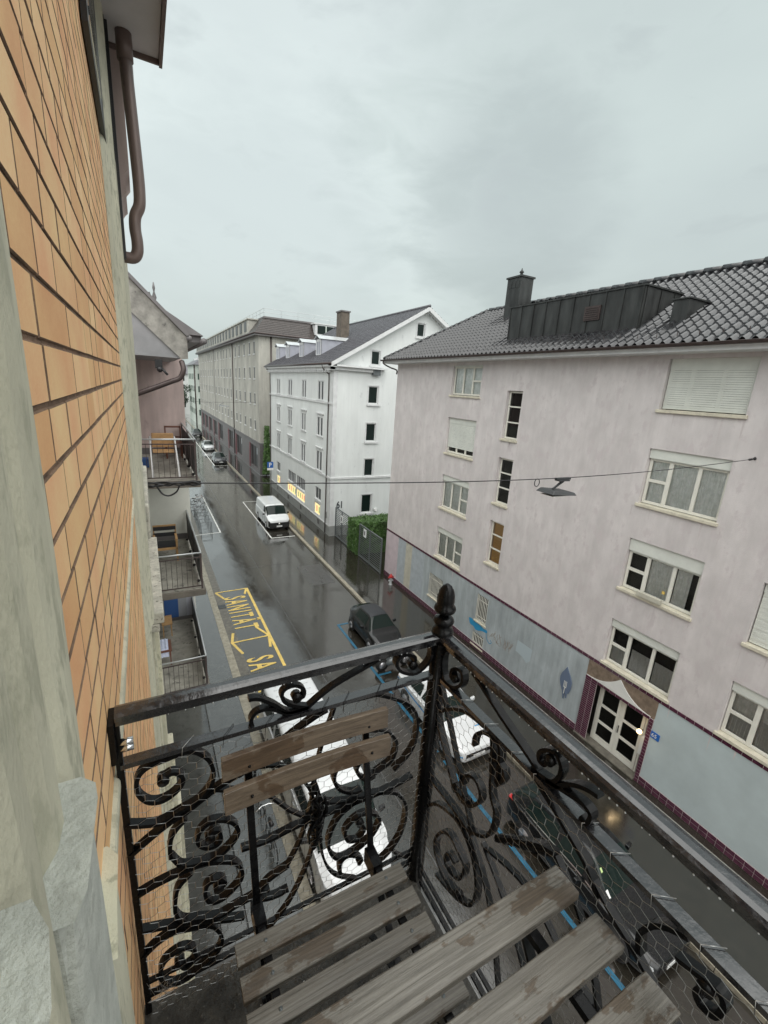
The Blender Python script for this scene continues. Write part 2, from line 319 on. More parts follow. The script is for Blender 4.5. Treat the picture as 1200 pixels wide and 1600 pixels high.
m_cgrey = M('dark_grey_soft_top', (.026,.028,.033), .5, var=.15, vs=30, bump=.2, bs=90)
m_cdark = M('dark_grey_car_paint', (.04,.042,.048), .25, coat=1)
m_csilver = M('silver_car_paint', (.55,.57,.58), .3, metal=.3, coat=1)
m_cglass = M('car_glass', (.010,.018,.016), .05, spec=.28)
m_farpane = M('shaded_pane', (.045,.048,.05), .35, spec=.3)
m_wsglass = glass('windscreen_glass', (.45,.55,.52), ior=1.6)
m_lens = M('headlamp_lens', (.55,.58,.6), .1, coat=1)
m_redl = M('tail_lamp', (.55,.01,.015), .15, coat=1)
m_plate = M('number_plate', (.75,.76,.75), .4)
m_cyan = M('blue_vinyl', (.02,.28,.62), .3)
m_leaf = M('hedge_leaf', (.065,.135,.03), .45, var=.5, vs=2.5, world=True)
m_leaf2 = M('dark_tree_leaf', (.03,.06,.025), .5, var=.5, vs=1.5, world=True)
m_bark = M('bark', (.08,.06,.045), .9)
m_fence = M('grey_fence_metal', (.15,.165,.17), .4, metal=.4, var=.15, vs=4)
m_signb = M('sign_blue', (.02,.12,.42), .4)
m_signw = M('sign_white', (.78,.79,.78), .4)
m_num = M('dark_lettering', (.03,.035,.045), .5)
m_forkb = M('slate_blue_relief', (.13,.17,.25), .5)
m_canopy = M('white_canopy_relief', (.70,.70,.67), .5, var=.05, vs=2)
m_copper = M('brown_downpipe', (.17,.125,.11), .4, metal=.2, var=.12, vs=6)
m_bluetarp = M('blue_fabric', (.03,.09,.26), .7)
m_greyfab = M('grey_fabric', (.28,.29,.31), .8)
m_cloth = M('pale_blue_cloth', (.62,.66,.82), .8, var=.08, vs=20)
m_strap = M('black_webbing', (.015,.015,.017), .6)
m_redbr = M('red_brown_wood', (.17,.07,.045), .5)
m_hyd = M('hydrant_red', (.45,.03,.03), .35); m_hydg = M('hydrant_grey', (.42,.44,.45), .4)
m_litshop = M('lit_display', (.8,.62,.30), .6, emit=((1,.82,.40), .42))
m_litred = M('lit_display_red', (.75,.25,.15), .6, emit=((1,.38,.2), .3))
m_litgreen = M('lit_display_green', (.35,.45,.2), .6, emit=((.6,.8,.3), .16))
m_lampg = M('lit_globe', (1,.9,.7), .4, emit=((1,.72,.36), 1.6))
m_drop = M('water_bead', (.62,.65,.66), .08, coat=1)
m_far1 = M('pale_green_render', (.60,.66,.60), .8, var=.06, vs=.6, world=True)
m_far2 = M('far_white_render', (.58,.60,.58), .8, var=.06, vs=.6, world=True)
m_shutg = M('dark_green_shutter', (.045,.085,.065), .5)
m_graf = M('blue_spray_paint', (.03,.28,.52), .6); m_graf2 = M('brown_spray_paint', (.33,.29,.25), .7)
m_lampbody = M('dark_lamp_body', (.03,.032,.034), .5)
m_bluepatch = M('light_blue_patch', (.42,.49,.52), .6)
# ---------------------------------------------------------------- frames for facades
class FR:                        # facade frame: u along, v up, d outward
    def __init__(s, o, ax, sg): s.o = o; s.ax = ax; s.sg = sg    # ax 0: plane x=o (u=y); ax 1: plane y=o (u=x)
    def p(s, u, v, d=0):
        w = s.o+s.sg*d
        return (w, u, v) if s.ax == 0 else (u, w, v)
    def n(s): return (s.sg, 0, 0) if s.ax == 0 else (0, s.sg, 0)
    def box(s, mb, u0, u1, v0, v1, d0, d1):
        a = s.p(u0, v0, d0); b = s.p(u1, v1, d1); return mb.box(a[0], b[0], a[1], b[1], a[2], b[2])
    def quad(s, mb, u0, u1, v0, v1, d):
        P = [s.p(u0, v0, d), s.p(u1, v0, d), s.p(u1, v1, d), s.p(u0, v1, d)]
        fl = (s.ax == 0 and s.sg < 0) or (s.ax == 1 and s.sg > 0)
        return mb.add(P, [(3,2,1,0) if fl else (0,1,2,3)])
    def poly(s, mb, pts, d0, d1):
        nn = s.n(); return mb.prism([s.p(u, v, d0) for u, v in pts], tuple(c*(d1-d0) for c in nn))
def wall(fr, u0, u1, v0, v1, ops, depth=.3):
    mb = MB(); U = sorted({u0, u1} | {q for o in ops for q in o[:2] if u0 < q < u1}); V = sorted({v0, v1} | {q for o in ops for q in o[2:4] if v0 < q < v1})
    for a, b in zip(U, U[1:]):
        for c, d in zip(V, V[1:]):
            um, vm = (a+b)/2, (c+d)/2
            if any(o[0] < um < o[1] and o[2] < vm < o[3] for o in ops): continue
            fr.quad(mb, a, b, c, d, 0)
    for o in ops:
        a, b = max(o[0], u0), min(o[1], u1); c, d = max(o[2], v0), min(o[3], v1)
        if a >= b or c >= d: continue
        D = -(o[4] if len(o) > 4 else depth)
        Q = lambda *P: mb.add([fr.p(*p) for p in P], [(0,1,2,3)])
        Q((a,c,0),(a,c,D),(a,d,D),(a,d,0)); Q((b,c,0),(b,c,D),(b,d,D),(b,d,0))
        if d == o[3]: Q((a,d,0),(b,d,0),(b,d,D),(a,d,D))
        if c == o[2]: Q((a,c,0),(b,c,0),(b,c,D),(a,c,D))
        fr.quad(mb, a, b, c, d, D)
    return mb
def curtain(fr, u0, u1, v0, v1, d, amp=.02, n=None, gather=1):
    mb = MB(); n = n or max(12, int((u1-u0)*60)); P = []; ph = rnd.random()*9
    for i in range(n+1):
        u = u0+(u1-u0)*i/n; w = amp*math.sin(ph+i*1.25+.8*math.sin(i*.37+ph))
        P += [fr.p(u, v0, d+w), fr.p(u, v1, d+w*.5)]
    mb.s = True; mb.add(P, [(2*i, 2*i+2, 2*i+3, 2*i+1) for i in range(n)]); return mb
def frame_mb(fr, u0, u1, v0, v1, d, w=.06, t=.05, mull=(), trans=()):
    mb = MB(); fr.box(mb, u0, u0+w, v0, v1, d, d+t); fr.box(mb, u1-w, u1, v0, v1, d, d+t)
    fr.box(mb, u0+w, u1-w, v0, v0+w, d, d+t); fr.box(mb, u0+w, u1-w, v1-w, v1, d, d+t)
    for m, mw in mull: fr.box(mb, m-mw/2, m+mw/2, v0+w, v1-w, d+.002, d+t+.006)
    for a, b, z, tw in trans: fr.box(mb, a, b, z-tw/2, z+tw/2, d+.004, d+t+.003)
    return mb

# ---------------------------------------------------------------- ground
def sheet(name, x0, x1, y0, y1, z, mat, nx=1, ny=1):
    mb = MB(); mb.add([(x0,y0,z),(x1,y0,z),(x1,y1,z),(x0,y1,z)], [(0,1,2,3)]); return mb.build(name, mat, kind='structure')
mb = MB(); mb.add([(-400,-300,-.06),(500,-300,-.06),(500,900,-.06),(-400,900,-.06)], [(0,1,2,3)]); mb.build('ground', m_walk, kind='structure')
sheet('road', 2.9, 10.75, -40, 420, 0, m_road)
LK = [(2.62, -40), (2.62, 29), (2.95, 33), (4.2, 33.8), (4.9, 36)]
mb = MB(); mb.box(-3, 2.58, -40, 420, -.05, .10); mb.build('pavement', m_walkl, kind='structure')
mb = MB(); mb.add([(2.95,30,.004),(5.2,34.5,.004),(5.2,60,.004),(2.95,62,.004)], [(0,1,2,3)]); mb.build('parking_bay', m_walkl, kind='structure')
mb = MB()
y = -39.0
while y < 200:
    l = 1.0+.25*rnd.random(); mb.box(2.58, 2.90, y, y+l-.012, -.05, .115+rnd.random()*.006); y += l
mb.build('kerb', m_kerb, kind='structure')
mb = MB(); y = -39.0
while y < 200:
    l = 1.0; mb.box(10.73, 10.96, y+.3, y+l+.285, -.05, .125+rnd.random()*.006); y += l
mb.build('kerb', m_kerb, kind='structure')
mb = MB(); mb.box(10.965, 14.3, -40, 420, -.05, .11); mb.build('pavement', m_walk, kind='structure')
mb = MB(); mb.box(14.3, 40, -40, 420, -.05, .105); mb.build('courtyard', m_walk, kind='structure')
sheet('road_patch', 8.75, 10.4, 25.0, 28.3, .004, m_patchroad)
sheet('road_patch', 2.92, 3.35, -10, 200, .0045, m_gutterstone)
sheet('road_patch', 6.2, 6.24, 5, 60, .004, m_patchroad)
sheet('road_patch', 5.3, 8.4, 29.2, 29.24, .004, m_patchroad)
# markings
def strip(mb, x0, y0, x1, y1, w, z=.008):
    d = Vector((x1-x0, y1-y0)).normalized(); n = Vector((-d.y, d.x))*w/2
    mb.add([(x0+n.x,y0+n.y,z),(x0-n.x,y0-n.y,z),(x1-n.x,y1-n.y,z),(x1+n.x,y1+n.y,z)], [(0,1,2,3)])
mb = MB(); strip(mb, 8.62, 34.75, 8.62, 47, .11); strip(mb, 8.56, 34.8, 10.6, 34.8, .12, .010); strip(mb, 8.6, 47, 10.6, 47, .11, .010)
strip(mb, 8.68, 68.9, 8.75, 128, .12); strip(mb, 8.62, 68.9, 10.6, 68.7, .12, .010)
strip(mb, 4.98, 37.5, 4.98, 50, .11); strip(mb, 3.0, 37.25, 5.03, 37.5, .11, .010); strip(mb, 3.0, 50, 5.03, 50, .11, .010)
mb.build('road_marking', m_white, kind='structure')
mb = MB(); strip(mb, 8.5, 3.0, 8.5, 9.9, .13); strip(mb, 8.5, 10.3, 8.5, 19.85, .13); strip(mb, 8.45, 19.85, 9.1, 19.85, .13, .010); strip(mb, 8.5, 15.1, 9.2, 15.1, .12, .010)
mb.build('road_marking', m_blue, kind='structure')
mb = MB(); strip(mb, 4.88, 26.1, 4.88, 14.6, .14)
for ya in (26.05, 20.2, 14.65): strip(mb, 3.02, ya-.03, 4.86, ya, .10, .010)
strip(mb, 3.05, 26.0, 3.40, 25.05, .13, .012); strip(mb, 4.83, 26.0, 4.62, 25.3, .13, .012)
for yd in (20.2,):
    strip(mb, 3.02, yd, 3.34, yd-1.15, .13, .012); strip(mb, 3.02, yd-.05, 3.22, yd+.85, .13, .013)
    strip(mb, 4.84, yd, 4.66, yd-1.05, .13, .012); strip(mb, 4.84, yd, 4.42, yd+1.05, .13, .013)
SPC = [1.0]
def text_mb(txt, M4, sx=1, sy=1, ext=0, off=0):
    c = bpy.data.curves.new('lettering', 'FONT'); c.body = txt; c.size = 1; c.space_character = SPC[0]; c.extrude = ext; c.offset = off
    o = bpy.data.objects.new('lettering', c); S.collection.objects.link(o); dg = bpy.context.evaluated_depsgraph_get(); dg.update()
    me = bpy.data.meshes.new_from_object(o.evaluated_get(dg)); mb = MB()
    w = max(v.co.x for v in me.vertices) or 1
    mb.add([tuple(M4 @ Vector((v.co.x*sx, v.co.y*sy, v.co.z))) for v in me.vertices], [tuple(p.vertices) for p in me.polygons])
    bpy.data.objects.remove(o); bpy.data.meshes.remove(me); bpy.data.curves.remove(c); return mb, w
def text_on(name, txt, org, ux, uy, width, height, mat, parent=None, kind=None, thick=0, off=0):
    ux = Vector(ux).normalized(); uy = Vector(uy).normalized(); uz = ux.cross(uy)
    M4 = Matrix.Translation(Vector(org)) @ Matrix(((ux.x,uy.x,uz.x,0),(ux.y,uy.y,uz.y,0),(ux.z,uy.z,uz.z,0),(0,0,0,1)))
    mb, w = text_mb(txt, Matrix.Identity(4)); mb2, _ = text_mb(txt, M4, width/w, height/.7, thick, off)
    return mb2.build(name, mat, parent, kind=kind)
mb.build('road_marking', m_yellow, kind='structure')
SPC[0] = 1.35
text_on('road_marking', 'SANITÄT', (3.42, 25.15, .012), (0,-1,0), (1,0,0), 3.9, 1.16, m_yellow, kind='structure', off=.02)
text_on('road_marking', 'SANITÄT', (3.42, 18.55, .012), (0,-1,0), (1,0,0), 4.0, 1.16, m_yellow, kind='structure', off=.02)
SPC[0] = 1.0
mb = MB(); mb.box(2.92, 3.32, 23.9, 24.35, -.02, .012)
g = mb.build('storm_drain', m_black); tag(g, 'black iron street drain grating in the gutter beside the yellow lettering', 'drain')
mb = MB()
for i in range(6): mb.box(2.95, 3.29, 23.94+i*.065, 23.97+i*.065, .012, .02)
mb.build('grate', m_fence, g)

# ---------------------------------------------------------------- pink apartment house
PK = FR(14.0, 0, -1)
pink = thing('apartment_house', (14, 10, 0), 'pink rendered four-storey apartment house with grey painted ground floor and dark tiled roof', 'building')
rowsA = [(12.4,13.86),(9.45,11.3),(6.45,8.28),(3.6,5.35)]; Ay = (16.95, 19.25)
rowsS = [(10.69,12.77),(7.75,9.87),(4.8,6.92)]; Sy = (14.2, 15.12)
rowsB = [(12.4,13.9),(9.43,11.23),(6.45,8.26),(3.55,5.28)]; By = (6.1, 8.42); Cy = (2.35, 4.67)
win = []
for i, r in enumerate(rowsA): win.append(('A', i, Ay, r))
for i, r in enumerate(rowsS): win.append(('S', i, Sy, r))
for i, r in enumerate(rowsB): win.append(('B', i, By, r)); win.append(('C', i, Cy, r))
for i, r in enumerate(rowsB): win.append(('D', i, (-2.6, -.3), r))
ops = [(w[2][0], w[2][1], w[3][0], w[3][1], .36) for w in win]
wall(PK, -16, 24.95, 3.47, 14.3, ops).build('wall', m_pink, pink)
gops = [(18.2,19.55,1.05,2.45,.2),(14.5,15.32,1.62,3.05,.2),(14.5,15.35,.30,.98,.2),(6.40,8.90,.12,2.58,.34)]
wall(PK, 9.0-.1, 20.2, .42, 3.33, gops).build('base_wall', m_grey, pink)
wall(PK, -16, 6.32, .42, 3.33, [(-3,-1,1.2,2.6,.2)]).build('base_wall', m_grey2, pink, label='light grey blue base wall')
mb = MB(); PK.quad(mb, 23.3, 24.95, .42, 3.33, 0); mb.build('base_wall', m_pink2, pink, label='pale pink end of the base wall')
mb = MB(); PK.quad(mb, 22.35, 23.3, .42, 3.33, 0); PK.quad(mb, 20.2, 21.6, .42, 3.33, 0); mb.build('base_wall', m_stripe, pink)
mb = MB(); PK.quad(mb, 21.6, 22.35, .42, 3.33, 0); mb.build('base_wall', m_beige, pink, label='beige repair stripe on the base wall')
mb = MB(); mb.box(14.0, 14.5, 24.95, 24.952, 0, 14.2); mb.add([(14,24.95,0),(21.9,24.95,0),(21.9,24.95,14.3),(14,24.95,14.3)], [(0,1,2,3)]); mb.add([(21.9,-16,0),(21.9,24.95,0),(21.9,24.95,14.3),(21.9,-16,14.3)], [(0,1,2,3)]); mb.build('end_wall', m_pink, pink)
# tile bands
mb = MB(); mg = MB()
def tiles(fr, u0, u1, v0, v1, tu, tv, d, gap=.012):
    mb = MB(); mg = MB()
    fr.box(mg, u0, u1, v0, v1, 0, d-.004)
    nu = max(1, round((u1-u0)/tu)); nv = max(1, round((v1-v0)/tv)); a = (u1-u0)/nu; b = (v1-v0)/nv
    for i in range(nu):
        for j in range(nv): fr.box(mb, u0+i*a+gap/2, u0+(i+1)*a-gap/2, v0+j*b+gap/2, v0+(j+1)*b-gap/2, .001, d)
    q = mb.build('tile_band', m_purple, pink); mg.build('grout', m_grout, q)
tiles(PK, -16, 24.97, 3.335, 3.465, .25, .13, .02)
tiles(PK, 8.92, 24.97, .02+.1, .415, .24, .10, .025); tiles(PK, -16, 6.3, .12, .415, .24, .15, .025)
tiles(PK, 8.42, 8.90, .12, 2.58, .24, .085, .03); tiles(PK, 6.30, 6.44, .12, 2.66, .14, .12, .035); tiles(PK, 6.44, 8.90, 2.585, 2.69, .24, .1, .04)
mb = MB(); PK.box(mb, 6.30, 8.905, 2.695, 3.334, 0, .015); mb.build('brown_panel', m_brown, pink)
pts = [(8.88, 2.70)]; 
for k in range(9):
    t = k/8; pts.append((8.88-(8.88-7.62)*t, 2.70+.60*t**2.4))
for k in range(1, 9):
    t = 1-k/8; pts.append((6.42+(7.62-6.42)*t, 2.70+.60*t**2.4))
mb = MB(); PK.poly(mb, [(a, b+.005) for a, b in pts], .016, .045); mb.build('canopy_relief', m_canopy, pink)
# windows
def pink_window(kind, i, Y, V):
    u0, u1 = Y; v0, v1 = V
    closed = (kind, i) in (('A',1),('B',0),('C',2),('C',1)); D = -.20
    box = .30 if kind != 'S' and i > 0 else .06
    if kind == 'B' and i == 2: box = .42
    if kind == 'S': box = 0
    vt = v1-box
    if kind == 'S':
        tr = [(u0+.05, u1-.05, v0+(v1-v0)*q, .06) for q in (.36, .68)]
        w = frame_mb(PK, u0+.02, u1-.02, v0+.04, v1-.02, D, .07, .06, (), tr)
    elif kind == 'A':
        m1 = u0+.02+(u1-u0)*.33; m2 = u0+(u1-u0)*.66
        w = frame_mb(PK, u0+.02, u1-.02, v0+.05, vt, D, .08, .06, ((m1,.09),(m2,.09)), ((u0+.1, m1-.04, v0+(vt-v0)*.52, .08),))
    elif kind in 'CD' and False: pass
    else:
        m1 = u0+.02+(u1-u0)*.335; m2 = u0+(u1-u0)*.70
        w = frame_mb(PK, u0+.02, u1-.02, v0+.05, vt, D, .085, .06, ((m1,.10),(m2,.12)), ((m2+.05, u1-.1, v0+(vt-v0)*.53, .10),))
    w = w.build('window', m_cream, pink)
    mb = MB(); PK.quad(mb, u0+.05, u1-.05, v0+.08, vt-.04, D+.02); mb.build('pane', m_pane if kind != 'S' else m_pane2, w)
    mb = MB(); PK.box(mb, u0-.06, u1+.06, v0-.07, v0+.03, D+.02, .07); mb.build('sill', m_sill, w, bevel=.012)
    lit = kind == 'S' and i == 2 or (kind, i) == ('B', 2)
    mb = MB(); PK.quad(mb, u0, u1, v0, v1, -.355); mb.build('interior', m_amber if kind == 'S' and i == 2 else m_room, w)
    if kind in 'ABCD' and not closed:
        if kind in 'BC' and i == 3:
            for a, b in ((.04,.32),(.36,.66),(.71,.97)): curtain(PK, u0+(u1-u0)*a, u0+(u1-u0)*b, v0+.1, v0+(vt-v0)*(.62 if a < .7 else .46), D-.05, .012).build('curtain', m_curt2, w)
            if kind == 'C': curtain(PK, u0+.05, u1-.05, v0+.1, vt-.04, D-.07, .02).build('curtain', m_curt, w)
        elif (kind, i) == ('B', 2):
            curtain(PK, u0+(u1-u0)*.36, u0+(u1-u0)*.68, v0+.08, vt-.02, D-.06, .03).build('curtain', m_curt, w)
            curtain(PK, u0+(u1-u0)*.14, u0+(u1-u0)*.32, v0+.08, vt-.02, D-.06, .03).build('curtain', m_curt, w)
        else: curtain(PK, u0+.05, u1-.05, v0+.08, vt-.02, D-.035, .022).build('curtain', m_curt, w)
    if kind != 'S':
        mb = MB()
        if closed:
            hh = .062; v = v0+.06 + (.28 if (kind, i) == ('A', 1) else 0)
            
            while v < v1-.01:
                top = min(v+hh, v1); PK.poly(mb, [(u0+.03, v), (u1-.03, v), (u1-.03, top-.006), (u0+.03, top-.006)], -.14, -.115+.006*math.sin(v*40)); v += hh
            PK.box(mb, u0+.02, u1-.02, v1-.28, v1, -.16, -.105)
        else:
            PK.box(mb, u0+.015, u1-.015, vt, v1-.004, -.17, -.06)
            if i > 1: PK.box(mb, u0+.03, u1-.03, vt-.07, vt-.008, -.15, -.12)
            PK.box(mb, u0+.04, u1-.04, vt-.03, vt-.01, -.118, -.10)
        mb.build('roller_shutter', m_shut, w)
    return w
for k in win: pink_window(*k)
rst = random.Random(21)
for kd, i_, (u0, u1), (v0, v1) in win:
    if kd == 'D': continue
    for side in (u0-.05, u1+.05, u0+.4, u1-.5):
        for q in range(1):
            mb = MB()
            c = side+rst.uniform(-.12, .12); w_ = rst.uniform(.012, .035); L_ = rst.uniform(.25, .95); b = v0-.08
            PK.poly(mb, [(c-w_, b), (c+w_, b), (c+w_*.7, b-L_*.5), (c+w_*.2, b-L_), (c-w_*.5, b-L_*.6)], .0005, .0015+.0004*q)
            mb.build('rain_stain', m_stain, pink)
# ground floor barred windows
for u0, u1, v0, v1, _ in gops[:3]:
    w = frame_mb(PK, u0, u1, v0, v1, -.14, .06, .05).build('window', m_cream, pink)
    mb = MB(); PK.quad(mb, u0+.05, u1-.05, v0+.05, v1-.05, -.12); mb.build('pane', m_pane2, w)
    mb = MB(); PK.quad(mb, u0, u1, v0, v1, -.195); mb.build('interior', m_room, w)
    mb = MB(); n = int((u1-u0)/.115)
    for k in range(n+1): uu = u0+.03+(u1-u0-.06)*k/n; PK.box(mb, uu-.014, uu+.014, v0+.02, v1-.02, -.03, -.005)
    for q in (.2, .8): PK.box(mb, u0, u1, v0+(v1-v0)*q-.02, v0+(v1-v0)*q+.02, -.038, -.031)
    mb.build('window_bars', m_cream, w)
    mb = MB(); PK.box(mb, u0-.05, u1+.05, v0-.07, v0+.01, -.1, .05); mb.build('sill', m_sill, w, bevel=.01)
# entrance
en = MB(); PK.box(en, 6.45, 8.9, .12, .16, -.33, .10); en.build('doorstep', m_gutterstone, pink)
mb = MB(); mgs = mg; mb_ = mb
PK.box(mb, 6.44, 6.60, .16, 2.58, -.33, -.30); mb.build('entrance_reveal', m_purple, pink)
dr = frame_mb(PK, 6.60, 8.42, .16, 2.57, -.31, .06, .05, ((7.51,.05),)).build('door', m_cream, pink)
for a, b in ((6.67, 7.48), (7.54, 8.35)):
    lf = frame_mb(PK, a, b, .18, 2.5, -.295, .10, .05, (), [(a+.1, b-.1, z, .10) for z in (1.02, 1.72)]); PK.box(lf, a+.1, b-.1, .28, .42, -.295, -.25); lf.build('door_leaf', m_cream, dr)
    q = MB(); PK.quad(q, a+.09, b-.09, .40, 2.42, -.27); q.build('pane', m_pane2, dr)
mb = MB(); PK.box(mb, 7.43, 7.47, 1.15, 1.45, -.245, -.20); mb.build('handle', m_chrome, dr)
mb = MB(); PK.box(mb, 6.445, 6.60, 1.05, 1.72, -.298, -.10); lb = mb.build('letter_box', m_signw); tag(lb, 'white letter box panel inside the tiled house entrance', 'letter box')
mb = MB(); mb.ball((13.93, 6.62, 1.98), .085, 12); gl = mb.build('wall_lamp', m_lampg); tag(gl, 'glowing round globe lamp beside the entrance door', 'lamp')
mb = MB(); mb.box(13.97, 14.06, 6.57, 6.67, 1.93, 2.03); mb.build('lamp_bracket', m_black, gl)
pl = bpy.data.lights.new('entrance_lamp', 'POINT'); pl.energy = 1.5; pl.color = (1,.72,.4); pl.shadow_soft_size = .09
plo = bpy.data.objects.new('entrance_lamp', pl); S.collection.objects.link(plo); plo.location = (13.76, 6.72, 1.98)
mb = MB(); PK.box(mb, 6.02, 6.31, 2.03, 2.27, .001, .02); sn = mb.build('house_number_plate', m_signb); tag(sn, 'small blue house number plate reading 65 beside the tiled entrance', 'house number')
text_on('digits', '65', PK.p(6.275, 2.09, .023), (0,-1,0), (0,0,1), .17, .13, m_signw, sn, off=.004)
# relief with fork
rl = [(9.72,2.46),(9.80,2.28),(9.90,2.10),(9.94,1.92),(9.93,1.75),(9.86,1.55),(9.74,1.36),(9.68,1.08),(9.64,1.06),(9.62,1.38),(9.56,1.16),(9.52,1.16),(9.53,1.38),(9.45,1.42),(9.40,1.66),(9.40,1.92),(9.50,2.14),(9.62,2.30)]
mb = MB(); PK.poly(mb, rl, .01, .04); fk = mb.build('wall_emblem', m_forkb); tag(fk, 'slate blue leaf shaped wall emblem with a fork on the grey house base', 'wall emblem')
mb = MB()
for a in (9.60, 9.655, 9.71): PK.box(mb, a-.010, a+.010, 1.60, 1.86, .042, .055)
PK.box(mb, 9.59, 9.72, 1.575, 1.60, .042, .055); PK.box(mb, 9.643, 9.667, 1.30, 1.575, .042, .055); mb.build('fork', m_canopy, fk)
# paint marks
def blob(pts, d, mat, name, label, cat):
    mb = MB(); PK.poly(mb, pts, .001, d); o = mb.build(name, mat); tag(o, label, cat); return o
gp = smooth([(15.75,1.50),(15.55,1.56),(15.2,1.50),(14.9,1.54),(14.6,1.46),(14.36,1.50),(14.34,1.36),(14.7,1.28),(15.1,1.12),(15.35,1.22),(15.6,1.22),(15.75,1.50)], 4)[:-1]
blob([tuple(p) for p in gp], .004, m_graf, 'graffiti', 'blue spray paint smear under the barred window', 'graffiti')
mb = MB()
for k in range(9):
    a = [(14.0-k*.16+rnd.uniform(-.15,.15), 1.5+rnd.uniform(-.35,.3)) for _ in range(5)]
    mb.bar([PK.p(u, v, .003) for u, v in smooth(a, 4)], .003, .018, (1,0,0))
o = mb.build('graffiti', m_graf2); tag(o, 'faint brown spray scribble on the grey house base', 'graffiti')
mb = MB(); mb.bar([PK.p(u, v, .004) for u, v in smooth([(14.4,1.38),(14.3,1.1),(14.1,.95),(13.95,1.05),(14.05,1.15)], 5)], .003, .03, (1,0,0)); o = mb.build('graffiti', m_graf); tag(o, 'dark blue sprayed hook beside the lower barred window', 'graffiti')
mb = MB(); PK.poly(mb, [(12.38,2.12),(11.52,2.12),(11.55,1.55),(11.72,1.35),(12.0,1.5),(12.42,1.56)], .001, .003); mb.build('paint_patch', m_bluepatch, pink)
# planter on sill, bottle
mb = MB(); mb.box(13.86, 13.98, 6.95, 7.75, 6.50, 6.66); o = mb.build('window_box', m_beige, bevel=.01); tag(o, 'empty pale flower box on the window sill below the yellow dot', 'window box')
mb = MB(); mb.box(14.155, 14.16, 7.03, 7.12, 6.78, 6.88); o = mb.build('sticker', m_yellow); tag(o, 'round yellow sticker on the window above the flower box', 'sticker')
# roof: eave, gutter, tiled slopes with hip
ex, ez, ry, rx = 13.38, 14.22, 24.0, 17.9
sl = .64; rz = ez+(rx-ex)*sl; EY = 25.75; HY = 21.8
def pz(x): return ez+(x-ex)*sl
tv = MB(); tv.s = True; tw = .285; ch = .34; A = []; 
ncol = int((EY+12)/tw*6); nrow = int((rx-ex)/math.cos(math.atan(sl))/ch)+1
hipk = (EY-HY)/(rx-ex)
idx = {}; V = []; F = []
import itertools
rowx = []
for r in range(nrow+1):
    x0 = ex-.06+(rx-ex+.06)*r/nrow; x1 = ex-.06+(rx-ex+.06)*(r+1)/nrow
    rowx += [(x0, .035), (x1-.002, .0)]
for j, (x, h) in enumerate(rowx[:-2]):
    ylim = EY-(x-ex)*hipk
    for i in range(ncol+1):
        yy = -12+i*tw/6
        ph = (i % 6)/6; prof = .085*(max(0, math.sin(math.pi*min(1, ph*1.5))) if ph < .67 else 0)
        y = min(yy, ylim)
        V.append((x, y, pz(x)+h+prof+.02))
m = ncol+1
for j in range(len(rowx)-3):
    xl = EY-(max(rowx[j][0], rowx[j+1][0])-ex)*hipk
    for i in range(ncol):
        if -12+i*tw/6 < xl+.05: F.append((j*m+i, (j+1)*m+i, (j+1)*m+i+1, j*m+i+1))
tv.s = False
tv.add(V, F); tv.build('roof', m_tile, pink)
mb = MB(); mb.add([(ex,EY,ez),(22.42,EY,ez),(rx,HY,rz)], [(0,1,2)]); mb.add([(rx,-12,rz),(rx,HY,rz),(22.42,EY,ez),(22.42,-12,ez)], [(0,1,2,3)]); mb.build('roof_back', m_tile, pink)
mb = MB()
for k in range(56): mb.tube([(rx, -12+k*.6, rz+.06), (rx, -12+k*.6+.62, rz+.085)], [.12,.135], 8)
for k in range(22):
    a = k/22; b = (k+1.03)/22; mb.tube([(ex+(rx-ex)*a, EY-(EY-HY)*a, ez+(rz-ez)*a+.06), (ex+(rx-ex)*b, EY-(EY-HY)*b, ez+(rz-ez)*b+.085)], [.10,.12], 8)
mb.build('ridge_tiles', m_tile, pink)
mb = MB(); mb.box(ex+.02, 14.0, -12, EY, 14.02, 14.05); mb.box(ex+.0, ex+.04, -12, EY, 14.02, 14.20); mb.box(14.0, 22, 24.955, EY-.036, 14.02, 14.055); mb.box(ex+.041, 22.4, EY-.035, EY+.005, 14.02, 14.21); mb.build('eave_board', m_trim, pink)
mb = MB(); prof = [(ex-.13+.075*math.cos(a), ez-.01+.075*math.sin(a)) for a in [math.pi+math.pi*k/8 for k in range(9)]]
for (a, b), (c, d) in zip(prof, prof[1:]): mb.add([(a,-12,b),(c,-12,d),(c,EY+.05,d),(a,EY+.05,b),(a,-12,b+.006),(c,-12,d+.006),(c,EY+.05,d+.006),(a,EY+.05,b+.006)], [(0,1,2,3),(4,5,6,7)])
mb.tube([(ex-.205, -12, ez+.0), (ex-.205, EY+.05, ez)], .012, 6); mb.add([(p[0], EY+.05, p[1]) for p in prof], [tuple(range(9))])
mb.tube(smooth([(ex-.13, EY-.25, ez-.09), (ex-.1, EY-.25, ez-.22), (ex+.25, EY-.45, ez-.42), (14-.03, EY-.7, ez-.56), (14-.03, EY-.72, ez-.8)], 4), .045, 8); mb.build('gutter', m_gutter, pink)
for k in range(12, 60): mb = MB(); mb.tube([(ex+.35, -11+k*.6, pz(ex+.35)+.05), (ex+.33, -11+k*.6, pz(ex+.35)+.17)], .012, 4); mb.build('snow_guard', m_gutter, pink)
